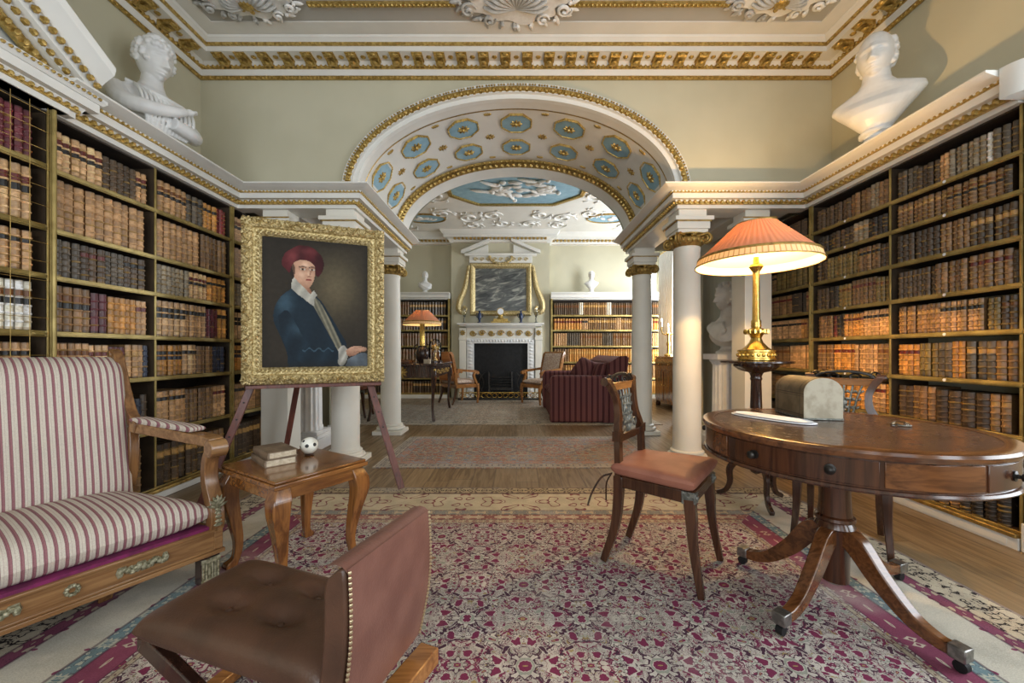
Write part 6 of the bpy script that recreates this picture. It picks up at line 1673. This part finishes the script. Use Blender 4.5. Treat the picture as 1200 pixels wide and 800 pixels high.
for s in (-1, 1):
    b = MB(); P = catmull([(s*.76,-.02,1.30),(s*.80,-.03,1.05),(s*.86,-.03,.75),(s*.98,-.03,.45),(s*1.0,-.03,.27),(s*.92,-.03,.18),(s*.84,-.03,.25),(s*.88,-.03,.33)], 5)
    b.tube(P, lerpl([.04,.06,.075,.07,.05,.035], len(P)), 8)
    for k in range(10): p = P[2+k*2]; b.egg((p.x, p.y-.03, p.z), (0,-1,0), (1,0,0), (0,0,1), .04, .04, .05)
    b.build('scroll_bracket', M['gilt_frame'], ov, label='carved white and gilt side scroll')
ck = thing('mantel_clock', 'small gilt clock with white round dial on the far mantel shelf', 'clock', (FXc, 9.42, 1.776))
b = MB(); b.box(-.22,.22,-.07,.07,0,.04); b.box(-.17,.17,-.06,.06,.04,.10); b.lathe([(.10,.10),(.06,.14),(.05,.2)], n=16); b.build('case', M['gold'], ck, bevel=.004)
b = MB(); b.m = Matrix.Translation((0,-.0,.27)) @ Matrix.Rotation(PI/2, 4, 'X'); b.lathe([(.0001,-.05),(.085,-.05),(.09,.05),(.0001,.05)], n=24); b.build('drum', M['gold'], ck)
b = MB(); b.m = Matrix.Translation((0,-.052,.27)) @ Matrix.Rotation(PI/2, 4, 'X'); b.lathe([(.0001,0),(.072,0),(.072,.004),(.0001,.004)], n=24); b.build('dial', M['paper'], ck, label='white dial')
for x, l in ((-.50, 'left'), (.48, 'right')):
    t = thing('vase', 'small dark blue vase on the far mantel, %s of the clock' % l, 'vase', (FXc+x, 9.42, 1.776)); b = MB(); b.lathe([(.05,0),(.05,.02),(.02,.04),(.03,.08),(.055,.15),(.045,.22),(.02,.25),(.03,.29)], n=18)
    for s in (-1, 1): b.tube([(s*(.05+.03*math.sin(PI*k/6)), 0, .13+.11*k/6) for k in range(7)], .008, 5)
    b.build('body', simple('dark blue glaze', (.03,.045,.10), None, 5, .2), t)
for x, l in ((-.86, 'left'), (.84, 'right')):
    t = thing('candlestick', 'glass candlestick at the %s end of the far mantel shelf' % l, 'candlestick', (FXc+x, 9.42, 1.776))
    b = MB(); b.lathe([(.06,0),(.055,.015),(.015,.03),(.02,.10),(.012,.14),(.03,.17),(.02,.19)], n=16); b.build('stem', M['silver'], t)
    b = MB(); b.lathe([(.03,.18),(.05,.23),(.045,.32),(.04,.36)], n=16, caps=False); b.build('glass_shade', M['glass'], t)

# ------------------------------------------------------------------ far room furniture
def armchair(label, loc, rz):
    t = thing('armchair', label, 'chair', loc, rz)
    for s in (-1, 1):
        b = MB(); P = catmull([(s*.29,-.27,.42),(s*.29,-.29,.25),(s*.29,-.27,.004)], 5); b.bar(P, (1,0,0), lerpl([.055,.03], len(P)), lerpl([.055,.03], len(P))); b.build('leg', M['satin'], t)
        b = MB(); P = catmull([(s*.26,.24,.42),(s*.26,.27,.2),(s*.26,.34,.008)], 5); b.bar(P, (1,0,0), lerpl([.05,.03], len(P)), lerpl([.05,.03], len(P))); b.build('leg', M['klismos'], t)
        b = MB(); P = catmull([(s*.30,.26,.72),(s*.31,.05,.70),(s*.31,-.18,.68),(s*.31,-.25,.66)], 5); b.bar(P, (1,0,0), .05, .05); P = catmull([(s*.31,-.20,.67),(s*.31,-.16,.58),(s*.30,-.24,.42)], 5); b.bar(P, (1,0,0), .045, .045); b.tube([(s*.31-.03,-.25,.645),(s*.31+.03,-.25,.645)], .035, 12); b.build('arm', M['satin'], t)
        b = MB(); P = catmull([(s*.28,.26,.42),(s*.285,.29,.70),(s*.29,.36,1.0),(s*.29,.40,1.06)], 5); b.bar(P, (1,0,0), .05, .055); b.build('back_stile', M['satin'], t)
    b = MB(); b.box(-.30,.30,-.28,.27,.34,.42); b.build('seat_frame', M['satin'], t, bevel=.006)
    b = MB(); b.pillow(lambda u, v: (u*.29, v*.27, .42), .09, 12, 12, 6, .3, .4); b.build('seat', M['pinkplain'], t, label='pale figured seat')
    b = MB(); b.m = Matrix.Translation((0,.27,.50)) @ Matrix.Rotation(math.radians(76), 4, 'X'); b.pillow(lambda u, v: (u*.27, .29+v*.28, 0), .07, 12, 12, 8, .2, .4); b.build('back_pad', M['pinkplain'], t, label='pale striped back pad')
    b = MB(); b.m = Matrix.Translation((0,.275,.50)) @ Matrix.Rotation(math.radians(76), 4, 'X'); b.box(-.28,.28,.0,.60,-.035,.0); b.build('back_panel', M['tanback'], t, bevel=.006)
    b = MB(); b.tube([(-.30,.405,1.06),(.30,.405,1.06)], .032, 12); b.build('top_rail', M['satin'], t)
    return t
armchair('wooden armchair with tan back left of the far fireplace', (-1.22, 8.50, .0105), math.radians(132))
armchair('wooden armchair with pale striped back right of the far fireplace', (.52, 8.45, .0105), math.radians(-52))
rs = thing('sofa', 'dark red striped sofa seen from its end, in the far room', 'sofa', (1.06, 7.0, .0105))
b = MB(); b.box(-.50,.50,-.88,.88,.002,.36); b.build('base', M['redstripe_y'], rs, bevel=.02)
for s in (-1, 1):
    b = MB(); ys = sorted((s*.70, s*.90)); 
    P = [(-.54,.003),(.40,.003),(.40,.72),(-.46,.72),(-.52,.70),(-.54,.64)]; b.prism(P, .20, lambda x, z, h: (x, ys[0]+h, z)); b.build('arm', M['redstripe'], rs, bevel=.035)
b = MB(); b.prism([(.28,.003),(.52,.003),(.66,.99),(.62,1.02),(.54,1.02),(.38,.92)], 1.80, lambda x, z, h: (x, -.90+h, z)); b.build('backrest', M['redstripe_y'], rs, bevel=.03)
b = MB(); b.prism([(.26,.003),(.525,.003),(.665,1.0),(.625,1.025),(.53,1.025),(.36,.92)], .012, lambda x, z, h: (x, -.912+h, z)); b.build('back_end', M['redstripe'], rs, bevel=.004)
for k in range(2):
    b = MB(); b.pillow(lambda u, v: (-.12+u*.40, (-.35 if k == 0 else .35)+v*.345, .355), .15, 12, 12, 6, .3, .4); b.build('seat_cushion', M['redstripe_y'], rs)
    b = MB(); b.m = Matrix.Translation((.34, -.35 if k == 0 else .35, .52)) @ Matrix.Rotation(math.radians(-78), 4, 'Y'); b.pillow(lambda u, v: (.17+u*.21, v*.34, 0), .18, 12, 12, 6, .3, .4); b.build('back_cushion', M['redstripe_y'], rs)
b = MB(); b.m = Matrix.Translation((.10,-.30,.72)) @ Euler((.5,-.9,.2)).to_matrix().to_4x4(); b.pillow(lambda u, v: (u*.19, v*.19, 0), .13, 12, 12, 5, .4, .3)
o = b.build('cushion', M['redstripe'], None); tag(o, 'loose dark red cushion lying on the red striped sofa', 'cushion'); o.location = (1.06, 7.0, .06)

dk = thing('writing_table', 'dark writing table with gilt mounts and curved legs, behind the portrait', 'table', (-1.80, 6.98, .0105))
b = MB(); b.box(-.56,.56,-.80,.80,.86,.90); b.build('tabletop', M['darkwood'], dk, bevel=.008)
b = MB(); b.box(-.52,.52,-.76,.76,.68,.86); b.build('apron', M['darkwood'], dk, bevel=.006)
for sx in (-1, 1):
    for sy in (-1, 1):
        d = Vector((sx, sy, 0)).normalized(); c = Vector((sx*.49, sy*.73, 0)); z = Vector((0,0,1))
        P = catmull([c+z*.84, c+d*.03+z*.72, c+d*.015+z*.5, c-d*.005+z*.2, c+d*.03+z*.0], 6); w = lerpl([.08,.09,.05,.035,.045], len(P)); b = MB()
        b.loft([[(p.x-q/2,p.y-q/2,p.z),(p.x+q/2,p.y-q/2,p.z),(p.x+q/2,p.y+q/2,p.z),(p.x-q/2,p.y+q/2,p.z)] for p, q in zip(P, w)]); lg = b.build('leg', M['darkwood'], dk, bevel=.008)
        b = MB()
        for k in range(5): p = c+d*.05+z*(.80-.05*k); b.ell(tuple(p), (.024-.003*k,.024-.003*k,.03), 8, 6)
        b.build('gilt_mount', M['gold_d'], lg, label='gilt leg mount')
b = MB()
for k in range(10): a = k*PI/5; b.egg((.0+.07*math.cos(a), -.765, .77+.06*math.sin(a)), (0,-1,0), (math.cos(a),0,math.sin(a)), (-math.sin(a),0,math.cos(a)), .03, .045, .022)
b.ell((0,-.77,.77), (.05,.03,.05), 12, 8); b.build('mask_mount', M['gold_d'], dk, label='round gilt mask mount')
b = MB()
for k in range(16): y = -.55+1.1*k/15; b.egg((.522, y, .76+.03*math.sin(k*1.3)), (1,0,0), (0,1,0), (0,0,1), .02, .04, .02)
b.build('scroll_mount', M['gold_d'], dk, label='gilt scrolled mount')
dl = thing('table_lamp', 'lamp with salmon shade and dark round vase on the writing table', 'lamp', (-1.64, 6.95, .912))
b = MB(); b.lathe([(.07,0),(.075,.02),(.10,.06),(.125,.14),(.12,.20),(.085,.26),(.07,.27),(.085,.29)], n=28)
for s in (-1, 1): b.tube([(s*(.09+.05*math.sin(PI*k/8)), 0, .20+.12*k/8) for k in range(9)], .012, 6)
b.build('vase', M['check'], dl)
b = MB(); b.lathe([(.05,.28),(.045,.30),(.042,.66),(.05,.67),(.015,.69),(.012,.75)], n=24); b.build('column', M['brass'], dl)
shade_parts(dl, .335, .12, .655, .905, .05)
b = MB(); b.ell((0,0,.80), (.025,.025,.04), 12, 8); b.lathe([(.012,.74),(.014,.77)], n=10); b.build('bulb', M['bulb'], dl)
cl = thing('glass_dome', 'tall glass dome over a small gilt ornament on the writing table', 'ornament', (-1.40, 6.88, .912))
b = MB(); b.lathe([(.13,0),(.13,.03),(.11,.04)], n=24); b.build('base', M['darkwood'], cl)
def thin_glass():
    m = Mat('thin clear glass', .03); t = m.t; tr = t.nodes.new('ShaderNodeBsdfTransparent'); gl = t.nodes.new('ShaderNodeBsdfGlossy'); gl.inputs['Roughness'].default_value = .03
    lw = t.nodes.new('ShaderNodeLayerWeight'); lw.inputs[0].default_value = .25; mx = t.nodes.new('ShaderNodeMixShader'); t.links.new(lw.outputs['Fresnel'], mx.inputs[0]); t.links.new(tr.outputs[0], mx.inputs[1]); t.links.new(gl.outputs[0], mx.inputs[2]); t.links.new(mx.outputs[0], t.nodes['Material Output'].inputs[0]); return m.m
M['thin'] = thin_glass()
b = MB(); b.lathe([(.105,.04),(.105,.30)] + [(.105*math.cos(PI/2*k/8)+.0001, .30+.11*math.sin(PI/2*k/8)) for k in range(1, 9)], n=28, caps=False); b.build('dome', M['thin'], cl, smooth=180, label='clear glass dome')
b = MB(); b.lathe([(.05,.04),(.03,.08),(.015,.10),(.02,.16),(.012,.19)], n=16); b.ell((0,0,.25), (.05,.03,.06), 12, 8)
for k in range(5): a = k*1.256; b.ell((.05*math.cos(a), .0, .25+.06*math.sin(a)), (.018,.018,.018), 8, 6)
b.build('ornament', M['gold_d'], cl)
tr_ = thing('writing_box', 'shallow brown wooden writing box on the writing table', 'box', (-1.98, 6.62, .912)); b = MB(); b.box(-.24,.24,-.16,.16,0,.05); b.box(-.22,.22,-.14,.14,.05,.06); b.build('case', M['mahog_h'], tr_, bevel=.005)
b = MB(); b.box(-.06,.06,-.165,-.158,.015,.035); b.build('lock_plate', M['brass'], tr_)
ib = thing('card_box', 'small cream box at the corner of the writing table', 'box', (-1.44, 6.45, .912)); b = MB(); b.box(-.05,.05,-.04,.04,0,.05); b.build('body', M['page'], ib, bevel=.003); b = MB(); b.box(-.053,.053,-.043,.043,.05,.065); b.build('lid', M['page'], ib, bevel=.003)

# curtain, cabinet, candlestick by the far window
ct_ = thing('curtain', 'long white curtain hanging beside the bright far window', 'curtain', (3.36, 8.70, 0))
b = MB(); b.grid(60, 4, lambda u, v: (.06*math.sin(u*34)*(1-.3*v), (u-.5)*.62, .03+3.3*v)); o = b.build('drape', M['curtain'], ct_, smooth=80); sm = o.modifiers.new('t', 'SOLIDIFY'); sm.thickness = .006
b = MB(); b.tube([(0,-.4,3.36),(0,.60,3.36)], .02, 8); b.build('rod', M['brass'], ct_)
b = MB(); b.grid(40, 4, lambda u, v: (.06*math.sin(u*30)*(1-.3*v), .40+(u-.5)*.34, .03+3.3*v)); o = b.build('drape', M['curtain'], ct_, smooth=80); sm = o.modifiers.new('t', 'SOLIDIFY'); sm.thickness = .006
cb_ = thing('cabinet', 'brown wooden cabinet against the far window wall', 'cabinet', (3.17, 7.78, 0))
b = MB(); b.box(-.28,.28,-.50,.50,.10,.98); b.build('carcass', M['tablewoodv'], cb_, bevel=.008)
b = MB(); b.box(-.30,.30,-.53,.53,.98,1.01); b.build('top', M['tablewood'], cb_, bevel=.006)
for s in (-1, 1):
    b = MB(); b.box(-.295,-.28,min(s*.02,s*.48),max(s*.02,s*.48),.16,.72); d = b.build('door', M['tablewoodv'], cb_, bevel=.004)
    b = MB(); b.ell((-.305, s*.06, .45), (.012,.012,.012), 8, 6); b.build('knob', M['brass'], d)
b = MB(); b.box(-.295,-.28,-.48,.48,.75,.95); d = b.build('drawer', M['tablewood'], cb_, bevel=.004); b = MB()
for s in (-1, 1): b.ell((-.305, s*.25, .85), (.012,.012,.012), 8, 6)
b.build('knob', M['brass'], d)
for sx in (-1, 1):
    for sy in (-1, 1): b = MB(); b.lathe([(.04,0),(.05,.04),(.04,.10)], (sx*.24, sy*.45, 0), 12); b.build('foot', M['darkwood'], cb_)
cd = thing('candelabrum', 'lit gilt candle lamp on the brown cabinet, glowing beside the curtain', 'lamp', (3.0, 7.86, 1.011))
b = MB(); b.lathe([(.08,0),(.08,.03),(.03,.06),(.025,.2),(.04,.24),(.02,.3),(.02,.42),(.045,.45),(.02,.48)], n=18); b.tube(catmull([(0,0,.42),(-.10,0,.44),(-.14,0,.52),(-.13,0,.58)], 5), .012, 6); b.tube(catmull([(0,0,.42),(.10,0,.44),(.14,0,.52),(.13,0,.58)], 5), .012, 6); b.build('stem', M['brass'], cd)
for x, z0 in ((-.13,.58), (.13,.58), (0,.48)):
    b = MB(); b.lathe([(.012,z0),(.012,z0+.10)], (x,0,0), 10); c_ = b.build('candle', M['paper'], cd); b = MB(); b.lathe([(.001,z0+.10),(.012,z0+.125),(.009,z0+.145),(.0005,z0+.17)], (x,0,0), 10); b.build('flame', M['bulb'], c_)

# ------------------------------------------------------------------ light
def area(loc, rot, sx, sy, p, col, nm):
    l = bpy.data.lights.new(nm, 'AREA'); l.shape = 'RECTANGLE'; l.size = sx; l.size_y = sy; l.energy = p; l.color = col
    o = bpy.data.objects.new(nm, l); COL.objects.link(o); o.location = loc; o.rotation_euler = rot; return o
DAY = (.88, .945, 1.0)
for w, p in zip(wins, (WIN_P*1.4, WIN_P, WIN_P*.3)): area(((w[0]+w[1])/2, -2.56, 1.85), (PI/2, 0, 0), 1.15, 2.6, p, DAY, 'window_light')
for y0, y1 in ((-1.7, -.5), (.3, 1.5)): area((XR-.01, (y0+y1)/2, 1.85), (0, PI/2, 0), 2.6, 1.15, WIN_R, DAY, 'window_light')
for y0, y1, p in ((8.75, 9.65, WIN_F), (7.2, 8.3, WIN_F*1.2)): area((3.44, (y0+y1)/2, 1.8), (0, PI/2, 0), 3.0, .95, p, DAY, 'window_light')
def point(loc, p, r, col, nm='bulb_light'):
    l = bpy.data.lights.new(nm, 'POINT'); l.energy = p; l.color = col; l.shadow_soft_size = r
    o = bpy.data.objects.new(nm, l); COL.objects.link(o); o.location = loc
WARM = (1.0, .60, .22)
point((LX, LY, 1.935), LAMP_P, .03, WARM); point((-1.64, 6.95, 1.73), LAMP_F, .03, WARM); point((2.92, 7.86, 1.76), CAND_P, .03, WARM)
w = bpy.data.worlds.new('sky'); SC.world = w; w.use_nodes = True
bg = w.node_tree.nodes['Background']; bg.inputs[0].default_value = (.80, .90, 1.0, 1); bg.inputs[1].default_value = 1.2

# ------------------------------------------------------------------ camera
cam = bpy.data.cameras.new('camera'); co = bpy.data.objects.new('camera', cam); COL.objects.link(co)
co.location = (0, 0, EYE); co.rotation_euler = (PI/2, 0, 0); cam.sensor_width = 36; cam.lens = 36*FPX/1200; cam.clip_start = .05
cam.shift_x = (600-VX)/1200; cam.shift_y = (VY-400)/1200
SC.camera = co

# ------------------------------------------------------------------ place the books: the 300 that show largest as things, the rest as one mass
from bpy_extras.object_utils import world_to_camera_view
for o in list(bpy.data.objects):
    if o.get('kind') is None and False: pass
SC.render.resolution_x, SC.render.resolution_y = 1200, 800
bpy.context.view_layer.update()
dg = bpy.context.evaluated_depsgraph_get()
eye = Vector((0, 0, EYE))
see = []
for i, (me, loc, rot, lab, grp, h, t) in enumerate(BOOKS):
    zr = rot[2]; ux = Vector((math.cos(zr), math.sin(zr), 0)); fr_n = Vector((math.sin(zr), -math.cos(zr), 0))
    pts = []
    for a in (-.35, 0, .35):
        for k in (.15, .4, .65, .9): pts.append(Vector(loc) + ux*(a*t) + fr_n*.012 + Vector((0,0,k*h)))
    vis = 0
    for p in pts:
        d = p-eye
        if p.y <= .1: continue
        px, py = VX+p.x/p.y*FPX, VY-(p.z-EYE)/p.y*FPX
        if not (0 < px < 1200 and 0 < py < 800): continue
        L = d.length; d.normalize(); org = eye.copy(); left = L-.004; blocked = False
        for _ in range(4):
            ok, hit, n_, _i, ob, _m = SC.ray_cast(dg, org, d, distance=left)
            if not ok: break
            if ob.name.startswith('grille') or ob.name.startswith('dome'):
                st_ = (hit-org).length+.002; org = org+d*st_; left -= st_; continue
            blocked = True; break
        vis += not blocked
    c = Vector(loc)+Vector((0,0,h/2)); e0 = c-ux*t/2; e1 = c+ux*t/2
    wpx = abs(e0.x/max(e0.y,.1)-e1.x/max(e1.y,.1))*FPX; hpx = h/max(c.y,.1)*FPX
    see.append((vis/len(pts)*wpx*hpx, i))
see.sort(reverse=True)
chosen = {i for a, i in see[:300] if a > 0}
rest_bm = bmesh.new(); n_rest = 0
for i, (me, loc, rot, lab, grp, h, t) in enumerate(BOOKS):
    if i in chosen:
        o = bpy.data.objects.new('book', me); COL.objects.link(o); o.location = loc; o.rotation_euler = rot
        tag(o, lab, 'book', grp)
    else:
        k0 = len(rest_bm.verts); rest_bm.from_mesh(me)
        rest_bm.verts.ensure_lookup_table()
        Mx = Matrix.Translation(loc) @ Euler(rot).to_matrix().to_4x4()
        bmesh.ops.transform(rest_bm, matrix=Mx, verts=rest_bm.verts[k0:]); n_rest += 1
if n_rest:
    me = bpy.data.meshes.new('books'); rest_bm.to_mesh(me); me.materials.append(M['book'])
    o = bpy.data.objects.new('books', me); COL.objects.link(o); tag(o, 'the smaller and half hidden leather books filling the rest of the bookcases', 'books', None, 'stuff')
rest_bm.free()
print('BOOKS', len(BOOKS), 'things', len(chosen), 'rest', n_rest)

SC.view_settings.view_transform = 'Standard'; SC.view_settings.look = 'None'; SC.view_settings.gamma = 1.0; SC.view_settings.use_curve_mapping = False
SC.view_settings.exposure = EXPO
SC.cycles.use_denoising = True; SC.cycles.max_bounces = 10; SC.cycles.diffuse_bounces = 6; SC.cycles.sample_clamp_indirect = 6.0
SC.cycles.use_adaptive_sampling = True; SC.cycles.adaptive_threshold = .02
